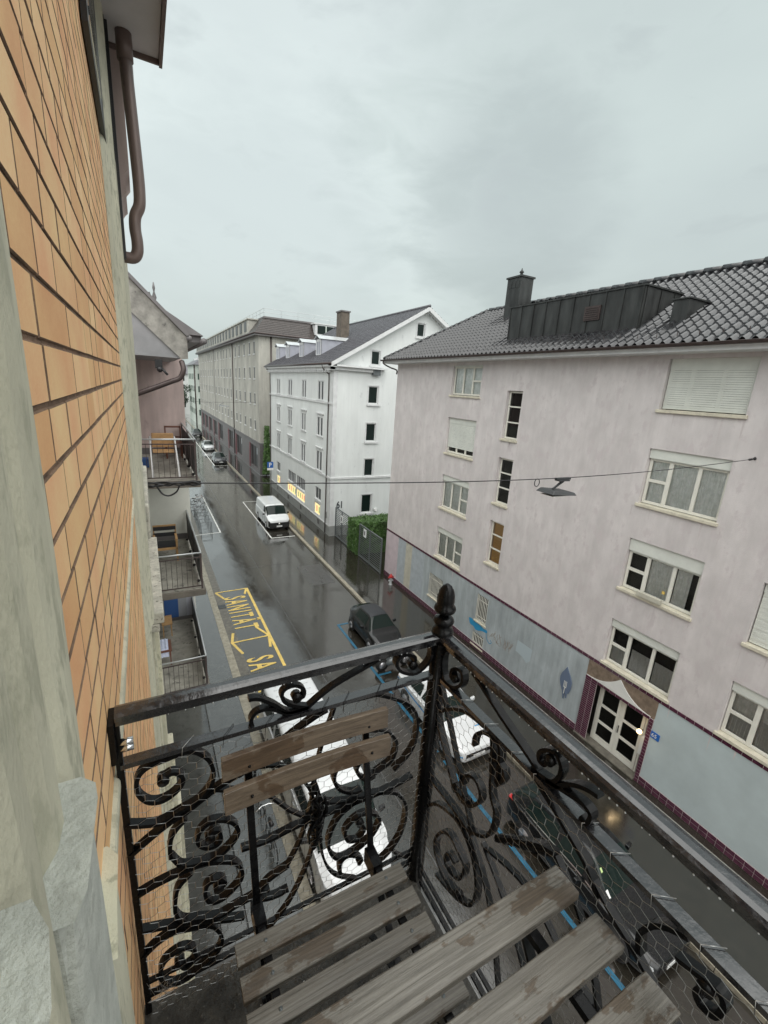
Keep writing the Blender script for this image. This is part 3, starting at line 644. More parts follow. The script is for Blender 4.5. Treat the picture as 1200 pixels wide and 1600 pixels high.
# metal dormer
d0, d1, dx, dzb, dzt = 9.93, 16.03, 14.40, 14.85, 16.20
mb = MB(); back = ex+(dzt-.02-ez)/sl
mb.hexa([(dx,d0,dzb-.2),(dx,d1,dzb-.2),(back+.2,d1,dzb-.2),(back+.2,d0,dzb-.2)], [(dx,d0,dzt),(dx,d1,dzt),(back+.2,d1,dzt+.04),(back+.2,d0,dzt+.04)])
mb.box(dx-.04, back, d0-.05, d1+.05, dzt+.0, dzt+.05)
dm = mb.build('dormer', m_metal, pink)
mb = MB()
for k in range(10): yy = d0+.04+(d1-d0-.08)*k/9; mb.box(dx-.03, dx-.002, yy-.012, yy+.012, dzb-.1, dzt)
for k in range(3): xx = dx+.1+k*.75; mb.box(xx-.012, xx+.012, d0-.03, d0-.002, dzb-.1, dzt)
mb.box(dx-.02, dx+.02, d0, d1, dzb-.12, dzb+.02); mb.build('seam', m_metal, dm)
mb = MB(); mb.box(dx-.05, dx-.004, 11.45, 12.10, 15.32, 15.80)
for k in range(6): mb.box(dx-.07, dx-.05, 11.5, 12.05, 15.37+k*.07, 15.40+k*.07)
mb.build('louvre', m_gutter, dm)
mb = MB(); mb.box(14.55, 15.85, 8.55, 9.02, 14.7, 15.66); mb.box(14.5, 15.9, 8.50, 9.07, 15.66, 15.70)
mb.build('vent_housing', m_metal, pink)
mb = MB(); mb.box(16.6, 17.4, 18.0, 18.95, 15.8, 18.15); cm = mb.build('chimney', m_metal, pink)
mb = MB(); mb.box(16.54, 17.46, 17.94, 19.01, 18.15, 18.23); mb.lathe((17.0, 18.47, 18.23), [(.2,0),(.16,.08),(.07,.1),(.07,.2),(.12,.24),(.04,.34),(.02,.42)], 12)
for k in range(3): mb.box(16.585, 16.6, 18.1+k*.26, 18.28+k*.26, 17.7, 18.0)
mb.build('chimney_cap', m_metal, cm)
# ---------------------------------------------------------------- white gabled house
WF = FR(13.2, 0, -1); WG = FR(33.6, 1, -1)
wh = thing('gabled_house', (14, 43, 0), 'white plastered house with grey tiled gable roof, four dormers and lit shop windows', 'house')
cols = [(35.55,37.25),(40.1,41.65),(44.55,46.2),(49.0,50.6)]
zr = [(11.3,12.8),(8.3,9.86),(5.32,6.98)]
wins = [(a,b,c,d) for a,b in cols for c,d in zr]; ops = []
for a, b, c, d in wins:
    mm = (a+b)/2; ops += [(a+.2, mm-.12, c, d, .035), (mm+.12, b-.2, c, d, .035)]
gf = [(35.8,37.3,2.62,3.72),(49.2,50.65,2.7,3.7),(40.25,43.0,2.45,3.62),(43.3,46.1,2.5,3.62)]
lit = [(35.95,37.45,1.2,2.25),(40.25,43.0,1.25,2.25),(43.25,46.3,1.25,2.25),(49.2,50.6,1.2,2.2)]
base = [(a, b, .35, .8) for a, b in ((36.0,36.6),(41.2,41.8),(45.6,46.2),(50.0,50.6))]
wall(WF, 33.6, 53.6, 1.0, 14.2, ops+[g+(.13,) for g in gf]+[l+(.12,) for l in lit]).build('wall', m_wwall, wh)
mb = wall(WF, 33.56, 53.64, 0, .98, [b+(.1,) for b in base]); 
for k in range(1): pass
mb.add([(13.16,33.56,0),(28.9,33.56,0),(28.9,33.56,.98),(13.16,33.56,.98)], [(0,1,2,3)]); mb.build('plinth', m_wbase, wh)
mb = MB()
for a, b, c, d in base:
    for k in range(4): WF.box(mb, a, b, c+.03+k*.11, c+.08+k*.11, -.06, -.03)
mb.build('vent_grille', m_gbase, wh)
gw = [(16.35,17.15,14.3,15.4),(16.25,17.15,11.25,12.66),(16.2,17.12,8.18,9.68),(16.2,17.07,5.2,6.72),(16.1,17.08,1.95,3.6),(20.42,21.18,16.85,17.9)]
mb = wall(WG, 13.2, 28.9, .98, 14.2, [g+(.2,) for g in gw])
for pt in ([(13.3,14.2),(28.9,14.2),(21.1,18.75)],):
    # gable triangle with two openings
    def gz(x): return 14.2+(18.85-14.2)*(1-abs(x-21.1)/7.9)
    xs_ = sorted({13.3,28.9,21.1} | {q for g in (gw[0], gw[5]) for q in g[:2]})
    for a, b in zip(xs_, xs_[1:]):
        cut = [g for g in (gw[0], gw[5]) if g[0] <= (a+b)/2 <= g[1]]
        segs = [(14.2, None)] if not cut else ([(14.2, cut[0][2]), (cut[0][3], None)])
        for lo, hi in segs:
            mb.add([(a,33.6,lo),(b,33.6,lo),(b,33.6,gz(b) if hi is None else hi),(a,33.6,gz(a) if hi is None else hi)], [(0,1,2,3)])
    for g in (gw[0], gw[5]):
        a, b, c, d = g[:4]; Q = lambda *P: mb.add(P, [(0,1,2,3)])
        Q((a,33.6,c),(a,33.8,c),(a,33.8,d),(a,33.6,d)); Q((b,33.6,c),(b,33.8,c),(b,33.8,d),(b,33.6,d)); Q((a,33.6,d),(b,33.6,d),(b,33.8,d),(a,33.8,d)); Q((a,33.79,c),(b,33.79,c),(b,33.79,d),(a,33.79,d))
mb.build('gable_wall', m_wwall, wh)
mb = MB()
for z in (11.05, 5.05): WF.box(mb, 33.55, 53.6, z, z+.16, .0, .09)
WF.box(mb, 33.55, 53.6, .98, 1.06, 0, .05); WG.box(mb, 13.11, 28.9, 5.05, 5.21, 0, .09)
WF.box(mb, 33.55, 34.05, 1.0, 13.5, .001, .03); WG.box(mb, 13.17, 13.55, 1.0, 14.0, .001, .03)
mb.build('string_course', m_trim, wh)
for a, b, c, d in wins:
    mm = (a+b)/2; w = MB()
    for p, q in ((a+.2, mm-.12), (mm+.12, b-.2)):
        f = frame_mb(WF, p+.01, q-.01, c+.01, d-.01, -.030, .035, .018); w.add(f.v, f.f)
    w = w.build('window', m_wwall, wh)
    mb = MB(); WF.quad(mb, a+.25, mm-.17, c+.05, d-.05, -.022); WF.quad(mb, mm+.17, b-.25, c+.05, d-.05, -.022); mb.build('pane', m_farpane, w)
    mb = MB(); WF.quad(mb, a+.2, mm-.12, c, d, -.032); WF.quad(mb, mm+.12, b-.2, c, d, -.032); mb.build('interior', m_greyfab, w)
    mb = MB(); WF.box(mb, a-.02, b+.02, c-.10, c, 0, .10)
    WF.box(mb, a+.08, a+.2, c, d, 0, .03); WF.box(mb, b-.2, b-.08, c, d, 0, .03); WF.box(mb, mm-.12, mm+.12, c, d, 0, .02); WF.box(mb, a+.08, b-.08, d, d+.12, 0, .04)
    if d < 12: WF.box(mb, a-.06, b+.06, d+.26, d+.36, 0, .13)
    mb.build('surround', m_trim, w)
for a, b, c, d in gf:
    n = 1 if b-a < 2 else 4
    w = frame_mb(WF, a, b, c, d, -.11, .06, .05, [(a+(b-a)*(k+1)/(n+1), .07) for k in range(n)]).build('window', m_trim, wh)
    mb = MB(); WF.quad(mb, a, b, c, d, -.09); mb.build('pane', m_farpane, w)
    mb = MB(); WF.box(mb, a-.05, b+.05, c-.22, c-.02, .0, .06); mb.build('sill', m_trim, w)
for a, b, c, d in lit:
    w = frame_mb(WF, a, b, c, d, -.08, .06, .05).build('display_case', m_trim, wh)
    mb = MB(); WF.quad(mb, a+.06, b-.06, c+.06, d-.06, -.07); mb.build('display_panel', m_litshop, w)
    mb = MB(); mg = MB(); n = max(1, int((b-a)/.62))
    for k in range(n):
        u = a+.2+(b-a-.3)*k/n; t = mb if (k % 2 == 0 and a > 43 and a < 48) or a < 40 and k else mg if k % 2 else mb
        t = mb if rnd.random() < .5 else mg
        WF.box(t, u, u+.28, c+.22, d-.28, -.068, -.06)
    if mb.v: mb.build('display_print', m_litred, w)
    if mg.v: mg.build('display_print', m_litgreen, w)
for a, b, c, d in gw:
    w = frame_mb(WG, a, b, c, d, -.12, .08, .05).build('window', m_trim, wh)
    mb = MB(); WG.quad(mb, a+.07, b-.07, c+.07, d-.07, -.10); mb.build('pane', m_cglass, w)
    mb = MB(); WG.box(mb, a-.12, b+.22, c-.16, c-.02, 0, .12); WG.box(mb, a-.1, a, c, d+.1, 0, .03); WG.box(mb, b, b+.1, c, d+.1, 0, .03); WG.box(mb, a, b, d, d+.1, 0, .03); mb.build('surround', m_trim, w)
mb = MB(); WG.box(mb, 16.45, 17.1, 13.5, 14.0, .05, .35); mb.build('air_conditioner', m_fence, wh)
mb = MB(); WG.box(mb, 17.35, 17.6, 2.15, 2.3, .02, .2); mb.ball((17.48, 33.45, 2.12), .1, 8); mb.build('wall_light', m_signw, wh)
text_on('house_digits', '61', (13.78, 33.56, 2.55), (1,0,0), (0,0,1), .5, .6, m_num, wh, thick=.012, off=.01)
# roof
rs = (19.15-14.2)/(21.1-12.75); mb = MB(); nr = 26
def wz(x): return 14.2+(x-12.75)*rs
for k in range(nr):
    x0 = 12.75+(21.1-12.75)*k/nr; x1 = 12.75+(21.1-12.75)*(k+1)/nr
    mb.add([(x0,33.0,wz(x0)+.05),(x1,33.0,wz(x1)),(x1,54.2,wz(x1)),(x0,54.2,wz(x0)+.05),(x0,33.0,wz(x0)-.01),(x0,54.2,wz(x0)-.01)], [(0,1,2,3),(0,3,5,4)])
    X0, X1 = 42.2-x0, 42.2-x1; mb.add([(X0,33.0,wz(x0)+.05),(X1,33.0,wz(x1)),(X1,54.2,wz(x1)),(X0,54.2,wz(x0)+.05)], [(0,1,2,3)])
for k in range(70):
    yy = 33.05+k*.3; mb.hexa([(12.75,yy,wz(12.75)+.02),(12.75,yy+.05,wz(12.75)+.02),(21.1,yy+.05,wz(21.1)),(21.1,yy,wz(21.1))], [(12.75,yy,wz(12.75)+.075),(12.75,yy+.05,wz(12.75)+.075),(21.1,yy+.05,wz(21.1)+.04),(21.1,yy,wz(21.1)+.04)])
mb.tube([(21.1, 32.98, 19.2), (21.1, 54.2, 19.2)], .12, 8); mb.build('roof', m_tileg, wh)
mb = MB()
for sg in (1, -1):
    f = lambda x: x if sg == 1 else 42.2-x
    mb.hexa([(f(12.75),32.98,wz(12.75)-.32),(f(12.75),33.03,wz(12.75)-.32),(21.1,33.03,19.15-.32),(21.1,32.98,19.15-.32)], [(f(12.75),32.98,wz(12.75)),(f(12.75),33.03,wz(12.75)),(21.1,33.03,19.15),(21.1,32.98,19.15)])
    mb.hexa([(f(12.9),33.03,wz(12.9)-.30),(f(12.9),33.6,wz(12.9)-.30),(21.1,33.6,19.15-.25),(21.1,33.03,19.15-.25)], [(f(12.9),33.03,wz(12.9)-.2),(f(12.9),33.6,wz(12.9)-.2),(21.1,33.6,19.15-.18),(21.1,33.03,19.15-.18)])
mb.box(12.72, 13.2, 33.0, 54.2, 13.9, 14.08); mb.box(12.9, 13.2, 33.3, 53.9, 13.65, 13.9); mb.box(12.72, 17.6, 33.0, 33.6, 13.95, 14.08); mb.box(12.9, 17.3, 33.3, 33.6, 13.7, 13.95)
for k in range(34): mb.box(12.86, 13.2, 34.0+k*.58, 34.14+k*.58, 13.5, 13.65)
mb.build('cornice', m_trim, wh)
mb = MB(); mb.tube([(12.68, 32.95, 14.12), (12.68, 54.25, 14.12)], .07, 8); mb.tube(smooth([(12.7,34.9,14.1),(12.8,34.9,13.75),(13.1,34.6,13.4),(13.12,34.4,13.0),(13.12,34.4,9),(13.12,34.4,.2)], 3), .045, 8); mb.tube(smooth([(12.7,53.4,14.1),(12.8,53.4,13.75),(13.1,53.2,13.4),(13.12,53.2,.2)], 3), .045, 8); mb.build('gutter', m_gutter, wh)
mb = MB(); mb.box(16.7, 17.5, 41.0, 42.2, 16.0, 19.1); c_ = mb.build('chimney', m_chim, wh); mb = MB(); mb.box(16.62, 17.58, 40.92, 42.28, 19.1, 19.22); mb.build('chimney_cap', m_gbase, c_)
for yc in (39.75, 44.7, 49.5, 54.75-.5-.6):
    mb = MB(); y0, y1 = yc-.65, yc+.65; xb = 12.75+(16.35-14.2)/rs
    mb.prism([(14.1,y0,wz(14.1)),(14.1,y0,16.35),(xb,y0,16.35)], (0,y1-y0,0))
    dm = mb.build('dormer', m_dorm, wh)
    mb = MB(); mb.box(14.08, 14.14, y0, y0+.16, 15.0, 16.35); mb.box(14.08, 14.14, y1-.16, y1, 15.0, 16.35); mb.box(14.08, 14.14, y0+.16, y1-.16, 16.15, 16.35); mb.box(14.08, 14.14, y0+.16, y1-.16, 15.0, 15.1); mb.box(14.09, 14.13, yc-.04, yc+.04, 15.1, 16.15)
    mb.build('window_frame', m_trim, dm)
    mb = MB(); mb.box(14.115, 14.12, y0+.16, y1-.16, 15.1, 16.15); mb.build('pane', m_cglass, dm)
    mb = MB(); xr = 12.75+(16.75-14.2)/rs
    mb.add([(13.9,y0-.12,16.36),(13.9,yc,16.72),(xr+.4,yc,16.74),(xb+.4,y0-.12,16.38),(13.9,y1+.12,16.36),(xb+.4,y1+.12,16.38),(13.9,y0-.12,16.30),(13.9,yc,16.66),(13.9,y1+.12,16.30)], [(0,3,2,1),(1,2,5,4),(0,1,7,6),(1,4,8,7)])
    mb.build('dormer_roof', m_zinc, dm)
mb = MB(); WF.box(mb, 34.1, 34.45, 1.55, 2.1, .03, .06); mb.build('name_plate', m_wbase, wh)

# ---------------------------------------------------------------- long grey office building
GF = FR(13.35, 0, -1)
gb = thing('office_block', (20, 90, 0), 'long grey brown rendered five-storey block with rows of narrow windows and a roof terrace railing', 'building')
gc = [62.6,65.5,69.2,73.1,76.2, 81.1,84.6,87.8,91.1,94.9,98.7, 103.7,106.7,109.9,114.7,118.7,123.0,126.4]
gr = [(15.9,17.4),(12.75,14.2),(9.45,10.85),(6.05,7.3)]
ops = [(u-.42, u+.42, a, b) for u in gc for a, b in gr]
shops = [(61.4,65.9),(72.5,77.0),(80.0,84.5),(91.5,96.5),(99.5,104),(107,111.5),(114,118.5),(120.5,125)]
wall(GF, 60.0, 128.8, 4.5, 18.0, [o+(.06,) for o in ops]).build('wall', m_gwall, gb)
wall(GF, 60.0, 128.8, .12, 4.48, [(a, b, .75, 3.75, .3) for a, b in shops]).build('base_wall', m_gbase, gb)
mb = MB(); mb.add([(13.35,60,4.5),(32,60,4.5),(32,60,18.0),(13.35,60,18.0)], [(0,1,2,3)]); mb.build('end_wall', m_gwall, gb)
mb = MB(); mb.add([(13.35,60,.12),(32,60,.12),(32,60,4.48),(13.35,60,4.48)], [(0,1,2,3)]); mb.build('base_corner', m_gbase, gb)
mb = MB(); mb.box(13.22, 13.35, 60, 128.8, 4.42, 4.56); mb.box(13.3, 13.345, 98.6+1.8, 98.7+1.8, 4.6, 18); mb.build('string_course', m_gbase, gb)
for u in gc:
    for a, b in gr:
        w = frame_mb(GF, u-.42, u+.42, a, b, -.05, .03, .02).build('window', m_trim, gb)
        mb = MB(); GF.quad(mb, u-.38, u+.38, a+.03, b-.03, -.045); mb.build('pane', m_farpane, w)
        mb = MB(); GF.box(mb, u-.5, u+.5, a-.13, a-.01, .001, .09); mb.build('sill', m_trim, w); mb = MB(); GF.box(mb, u-.45, u+.45, b, b+.07, .001, .04); mb.build('lintel', m_trim, w)
for i, (a, b) in enumerate(shops):
    w = frame_mb(GF, a, b, .75, 3.75, -.25, .08, .05, (((a+b)/2, .08),)).build('shop_window', m_gutter, gb)
    mb = MB(); GF.quad(mb, a, b, .75, 3.75, -.23); mb.build('pane', m_farpane, w)
    mb = MB(); GF.box(mb, b-.02, b+.95, .3, 3.85, .005, .05); mb.build('shutter_panel', m_red, w)
    mb = MB(); GF.box(mb, a+.1, a+1.3, 2.6, 3.5, -.2, -.18); mb.build('poster', m_trim if i % 2 else m_stripe, w)
mb = MB(); mb.box(12.75, 13.35, 59.4, 129.2, 17.95, 18.2); mb.box(13.351, 32, 59.4, 60, 17.95, 18.2); mb.build('cornice', m_gbase, gb)
mb = MB()
def ring(z, dx): return [(12.75+dx, 129.2, z), (12.75+dx, 59.4+dx, z), (32, 59.4+dx, z)]
lv = [(18.2+2.0*k/9, 1.5*k/9) for k in range(10)]
for (z, d), (z2, d2) in zip(lv, lv[1:]):
    a = ring(z+.05, d); b = ring(z2, d2); a0 = ring(z-.02, d)
    mb.add(a+b, [(i, i+1, i+4, i+3) for i in range(2)]); mb.add(a0+a, [(i, i+1, i+4, i+3) for i in range(2)])
mb.build('mansard_roof', m_tileb, gb)
mb = MB(); mb.add([(14.2,129.2,20.2),(14.2,60.8,20.2),(32,60.8,20.2),(32,129,20.2)], [(0,1,2,3)]); mb.add([(x, y, z) for z in (20.2, 20.42) for x, y in ((14.25,129.2),(14.25,60.9),(32,60.9))], [(0,1,4,3),(1,2,5,4)]); mb.build('roof_deck', m_gbase, gb)
# long street-side dormer strip
mb = MB(); mb.box(12.95, 14.2, 64, 128.5, 18.3, 20.15); mb.box(12.8, 14.2, 63.8, 128.7, 20.16, 20.3); dm = mb.build('dormer', m_gwall, gb)
for k in range(20): mb = MB(); mb.box(12.9, 12.94, 65.2+k*3.15, 66.7+k*3.15, 18.75, 20.0); mb.build('window', m_farpane, dm)
mb = MB(); mb.box(20.6, 27.2, 59.5, 61.6, 18.75, 20.1); mb.box(20.4, 27.4, 59.4, 61.6, 20.11, 20.25); dm = mb.build('dormer', m_trim, gb)
mb = MB(); mb.box(20.9, 23.3, 59.45, 59.48, 18.95, 19.95); mb.build('pane', m_cglass, dm); mb = MB(); mb.box(22.0, 22.14, 59.4, 59.44, 18.95, 19.95); mb.box(23.4, 25.2, 59.45, 59.48, 18.95, 19.95); mb.build('window_frame', m_far1, dm)
mb = MB()
pth = [(14.3, 128), (14.3, 61.0), (32, 61.0)]
for z in (21.35, 20.9): mb.tube([(x, y, z) for x, y in pth], .025, 4)
for (x0, y0), (x1, y1) in zip(pth, pth[1:]):
    n = max(1, int(math.hypot(x1-x0, y1-y0)/2.1))
    for k in range(n): mb.tube([(x0+(x1-x0)*k/n, y0+(y1-y0)*k/n, 20.3), (x0+(x1-x0)*k/n, y0+(y1-y0)*k/n, 21.38)], .025, 4)
mb.build('terrace_railing', m_rail, gb)
mb = MB(); mb.tube([(13.27, 78.6, .3), (13.27, 78.6, 18)], .07, 6); mb.tube([(14.9, 59.9, .3), (14.9, 59.9, 18)], .09, 6); mb.tube([(12.72, 129, 18.2), (12.72, 59.37, 18.2)], .09, 6); mb.tube([(12.72, 59.37, 18.2), (32, 59.37, 18.2)], .09, 6); mb.build('downpipe', m_gutter, gb)

# ---------------------------------------------------------------- far buildings
def far_house(x0, x1, y0, y1, h, mat, wx, label, roofh=3.2, shutters=True, plinth=True):
    t = thing('townhouse', ((x0+x1)/2, y0, 0), label, 'house', )
    F1 = FR(x0, 0, -1); F2 = FR(y0, 1, -1)
    oa = [(u-.5, u+.5, z, z+1.5) for u in wx[0] for z in wx[2]]; ob = [(u-.5, u+.5, z, z+1.5) for u in wx[1] for z in wx[2]]
    wall(F1, y0, y1, 0, h, [o+(.15,) for o in oa]).build('wall', mat, t); wall(F2, x0, x1, 0, h, [o+(.15,) for o in ob]).build('wall', mat, t)
    for F, l in ((F1, oa), (F2, ob)):
        for a, b, c, d in l:
            w = frame_mb(F, a, b, c, d, -.14, .08, .04).build('window', m_trim, t); q = MB(); F.quad(q, a, b, c, d, -.12); q.build('pane', m_cglass, w)
            if shutters: q = MB(); F.box(q, a-.5, a-.02, c, d, .01, .06); F.box(q, b+.02, b+.5, c, d, .01, .06); q.build('shutter', m_shutg, w)
    q = MB(); e = .6; q.add([(x0-e,y0-e,h),(x1+e,y0-e,h),(x1+e,y1+e,h),(x0-e,y1+e,h),(x0+3.5,y0+3.5,h+roofh),(x1-3.5,y0+3.5,h+roofh),(x1-3.5,y1-3.5,h+roofh),(x0+3.5,y1-3.5,h+roofh)], [(0,1,5,4),(1,2,6,5),(2,3,7,6),(3,0,4,7),(4,5,6,7),(3,2,1,0)])
    q.build('roof', m_tileg, t); q = MB()
    for k in range(3): q.box(x0+1.2, x0+2.4, y0+3+k*5, y0+4.2+k*5, h+.4, h+2.0)
    q.build('dormer', m_trim, t)
    return t
far_house(12.6, 26, 131, 152, 15.5, m_far1, ([134,138.5,143,147.5], [14.2,17.5,20.5], [2.5,5.4,8.6,11.8]), 'pale green townhouse with dark shutters beyond the long grey block')
far_house(10.6, 24, 166, 190, 13.2, m_far2, ([170,175,180], [12.2,15,18], [2.3,5.3,8.3,10.8]), 'distant white townhouse behind the pale green one at the street end', shutters=False)
mb = MB(); mb.tube([(12.45,131.0,.1),(12.45,131.0,15.5)], .16, 6); o = mb.build('street_pole', m_gutter); tag(o, 'tall dark pole in front of the pale green townhouse', 'pole')

# ---------------------------------------------------------------- leaves
def foliage(name, vol, n, size, mat, parent=None, seed=1, core=None):
    r = random.Random(seed); mb = MB()
    for _ in range(n):
        p, nrm = vol(r); s = size*r.uniform(.6, 1.4)
        d = Vector((r.gauss(0,1), r.gauss(0,1), r.gauss(0,1)))*.6+Vector(nrm); d.normalize()
        a = d.cross(Vector((r.gauss(0,1), r.gauss(0,1), r.gauss(0,1)))).normalized(); b = d.cross(a)
        p = Vector(p); mb.add([p-a*s, p-b*s*.6, p+a*s, p+b*s*.6], [(0,1,2,3)])
    if core: core(mb)
    return mb.build(name, mat, parent)
def boxvol(x0, x1, y0, y1, z0, z1):
    def f(r):
        a, b, c = x1-x0, y1-y0, z1-z0; A = [b*c, a*c, a*b, b*c, a*c]; k = r.choices(range(5), A)[0]
        u, v = r.random(), r.random(); j = abs(r.gauss(0, .06)); j2 = r.uniform(-.05, .04)
        if k == 0: return (x0+j+j2, y0+b*u, z0+c*v), (-1,0,.4)
        if k == 1: return (x0+a*u, y0+j+j2, z0+c*v), (0,-1,.4)
        if k == 2: return (x0+a*u, y0+b*v, z1-j-j2), (0,0,1)
        if k == 3: return (x1-j-j2, y0+b*u, z0+c*v), (1,0,.4)
        return (x0+a*u, y1-j-j2, z0+c*v), (0,1,.4)
    return f
hd = thing('hedge', (14.6, 31.2, .1), 'dense green clipped ivy hedge block standing between the two grey gates', 'hedge')
foliage('foliage', boxvol(13.65, 19, 28.75, 30.6, .1, 2.62), 16000, .085, m_leaf, hd, 3)
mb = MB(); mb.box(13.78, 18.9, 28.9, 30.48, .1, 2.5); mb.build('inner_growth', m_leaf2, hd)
def sh_(r): a = r.random(); return ((r.uniform(13.6,18.9), r.uniform(28.7,30.6), 2.6+abs(r.gauss(0,.09))) if a < .6 else (13.62-abs(r.gauss(0,.06)), r.uniform(28.75,30.6), r.uniform(.15,2.65))), (0,-.3,1)
foliage('stray_shoots', sh_, 1400, .07, m_leaf, hd, 9)
iv = thing('climbing_plant', (13.8, 59.8, .1), 'green climbing plant on the corner of the grey block beside the parking sign', 'climbing plant')
def ivv(r): z = r.uniform(.4, 6.8); return (14.2+r.uniform(-.6,.6)*(1-z/10), 59.7+r.uniform(-.5,.3), z), (-.5,-1,.4)
foliage('foliage', ivv, 2200, .12, m_leaf, iv, 5)
mb = MB(); mb.tube([(14.2,59.9,.1),(14.1,59.9,3),(14.2,59.9,6)], [.05,.04,.02], 5); mb.build('stem', m_bark, iv)
def tree(x, y, h, r0, label, seed):
    t = thing('street_tree', (x, y, .1), label, 'tree')
    mb = MB(); mb.tube([(x,y,.1),(x+.1,y,h*.35),(x,y+.1,h*.75)], [.22,.16,.06], 7)
    for k in range(5): a = k*1.3; mb.tube([(x,y,h*(.35+.07*k)),(x+math.cos(a)*r0*.7,y+math.sin(a)*r0*.7,h*(.6+.06*k))], [.08,.03], 5)
    mb.build('trunk', m_bark, t)
    cl = [(x+rnd.gauss(0,r0*.4), y+rnd.gauss(0,r0*.4), h*rnd.uniform(.45,.95)) for _ in range(16)]
    def v(r): c = r.choice(cl); d = Vector((r.gauss(0,1),r.gauss(0,1),r.gauss(0,1))).normalized(); return (Vector(c)+d*r0*.42*r.uniform(.5,1.1)), d
    foliage('crown', v, 2600, .2, m_leaf2, t, seed)
tree(9.7, 146, 9.5, 2.6, 'dark green street tree at the far end of the street', 11)
tree(8.4, 158, 8, 2.4, 'second dark tree behind the first one at the far street end', 12)

# ---------------------------------------------------------------- gates
def gate(y0, y1, label):
    t = thing('slatted_gate', (13.7, y0, .1), label, 'gate')
    mb = MB()
    for y in (y0, (y0+y1)/2, y1): mb.box(13.68, 13.76, y-.04, y+.04, .1, 2.68)
    mb.box(13.68, 13.76, y0+.04, y1-.04, 2.61, 2.68); mb.box(13.68, 13.76, y0+.04, y1-.04, .16, .23); mb.build('gate_frame', m_fence, t)
    mb = MB(); z = .30
    while z < 2.56: mb.box(13.715, 13.735, y0+.04, y1-.04, z, z+.05); z += .155
    mb.build('slats', m_fence, t); mb = MB(); mb.box(13.62, 13.67, (y0+y1)/2+.1, (y0+y1)/2+.14, 1.1, 1.3); mb.build('handle', m_chrome, t)
    return t
g1 = gate(25.05, 28.6, 'grey slatted steel gate between the hedge and the pink house')
g2 = gate(30.75, 33.45, 'grey slatted steel gate beside the white house corner numbered 61')
def gsign(y, z, label):
    mb = MB(); mb.box(13.645, 13.665, y-.22, y+.22, z-.3, z+.3); o = mb.build('notice_board', m_signw); tag(o, label, 'sign')
    mb = MB(); mb.box(13.635, 13.644, y-.05, y+.08, z-.16, z+.16); mb.build('pictogram', m_num, o)
gsign(27.6, 2.25, 'small white notice on the gate beside the pink house'); gsign(32.0, 2.05, 'white notice with dark figure on the gate at the white house')
# ---------------------------------------------------------------- hydrant and sign
hy = thing('fire_hydrant', (13.55, 23.2, .11), 'red topped grey fire hydrant at the foot of the pink house', 'hydrant')
mb = MB(); mb.lathe((13.55,23.2,.11), [(.13,0),(.13,.05),(.08,.08),(.08,.42),(.1,.45),(.1,.5)], 12); mb.tube([(13.38,23.2,.42),(13.72,23.2,.42)], .05, 8); mb.build('body', m_hydg, hy)
mb = MB(); mb.lathe((13.55,23.2,.61), [(.12,0),(.13,.06),(.11,.16),(.05,.22),(.04,.27)], 12); mb.tube([(13.36,23.2,.64),(13.74,23.2,.64)], .055, 8); mb.build('cap', m_hyd, hy)
ps = thing('parking_sign', (11.75, 47.9, .11), 'blue parking sign on a thin post at the pavement edge by the white house', 'road sign')
mb = MB(); mb.tube([(11.75,47.9,.11),(11.75,47.9,4.1)], .03, 8); mb.build('post', m_rail, ps)
mb = MB(); mb.box(11.42, 12.08, 47.84, 47.86, 3.45, 4.1); b_ = mb.build('sign_plate', m_signb, ps); mb = MB(); mb.box(11.42, 12.08, 47.84, 47.86, 3.18, 3.42); mb.build('sub_plate', m_signw, ps)
text_on('letter', 'P', (11.60, 47.83, 3.54), (1,0,0), (0,0,1), .28, .46, m_signw, b_, off=.02)
# ---------------------------------------------------------------- left neighbour: balconies, gabled roof, pink render
nb = thing('neighbour_house', (-2, 20, 0), 'dusty pink rendered house with stacked balconies under a grey boarded gable', 'building')
mb = MB(); mb.box(-6, 1.1, 14.95, 62, 10.15, 13.4); mb.box(-6, -.3, 8.3, 14.95, 10.15, 12.9); mb.build('wall', m_ppink, nb)
mb = MB(); mb.box(-6, 1.1, 14.95, 62, 0, 10.145); mb.box(-6, -.3, 8.3, 14.95, 0, 10.145); mb.build('wall', m_offw, nb, label='off white lower wall')
for yy in (18, 22, 26, 30, 34, 38, 42): pass
mb = MB(); mb.box(-6, 1.8, 16.3, 62, 13.56, 13.75); mb.tube([(1.85,16.0,13.6),(1.85,62,13.6)], .10, 8); mb.prism([(1.85,16.1,13.76),(-6,16.1,18.5),(-6,16.1,13.76)], (0,46,0)); mb.build('roof', m_gbase, nb)
# boarded gable over top balcony (plane y = 11)
mb = MB(); mb.prism([(-.3,11.0,12.86),(.79,11.0,12.86),(.86,11.0,12.95),(-.3,11.0,14.1)], (0,3.94,0)); mb.build('gable_panel', m_gable, nb)
mb = MB(); mb.prism([(-.4,10.96,13.98),(.80,10.96,12.84),(.93,10.96,12.86),(.93,10.96,13.30),(-.4,10.96,14.62)], (0,.035,0)); mb.build('barge_board', m_board, nb)
mb = MB(); mb.prism([(-.4,10.90,14.63),(.95,10.90,13.29),(.97,10.90,13.36),(-.4,10.90,14.72)], (0,4.4,0)); mb.tube([(.97,10.9,13.28),(.97,15.2,13.28)], .06, 8); mb.build('gable_roof', m_gbase, nb)
mb = MB(); mb.tube(smooth([(.80,10.99,12.80),(.82,10.9,12.62),(.74,10.9,12.45),(.55,10.9,12.36),(.1,10.9,12.16),(-.22,10.9,12.03)], 5), .055, 10); mb.build('downpipe', m_gutter, nb)
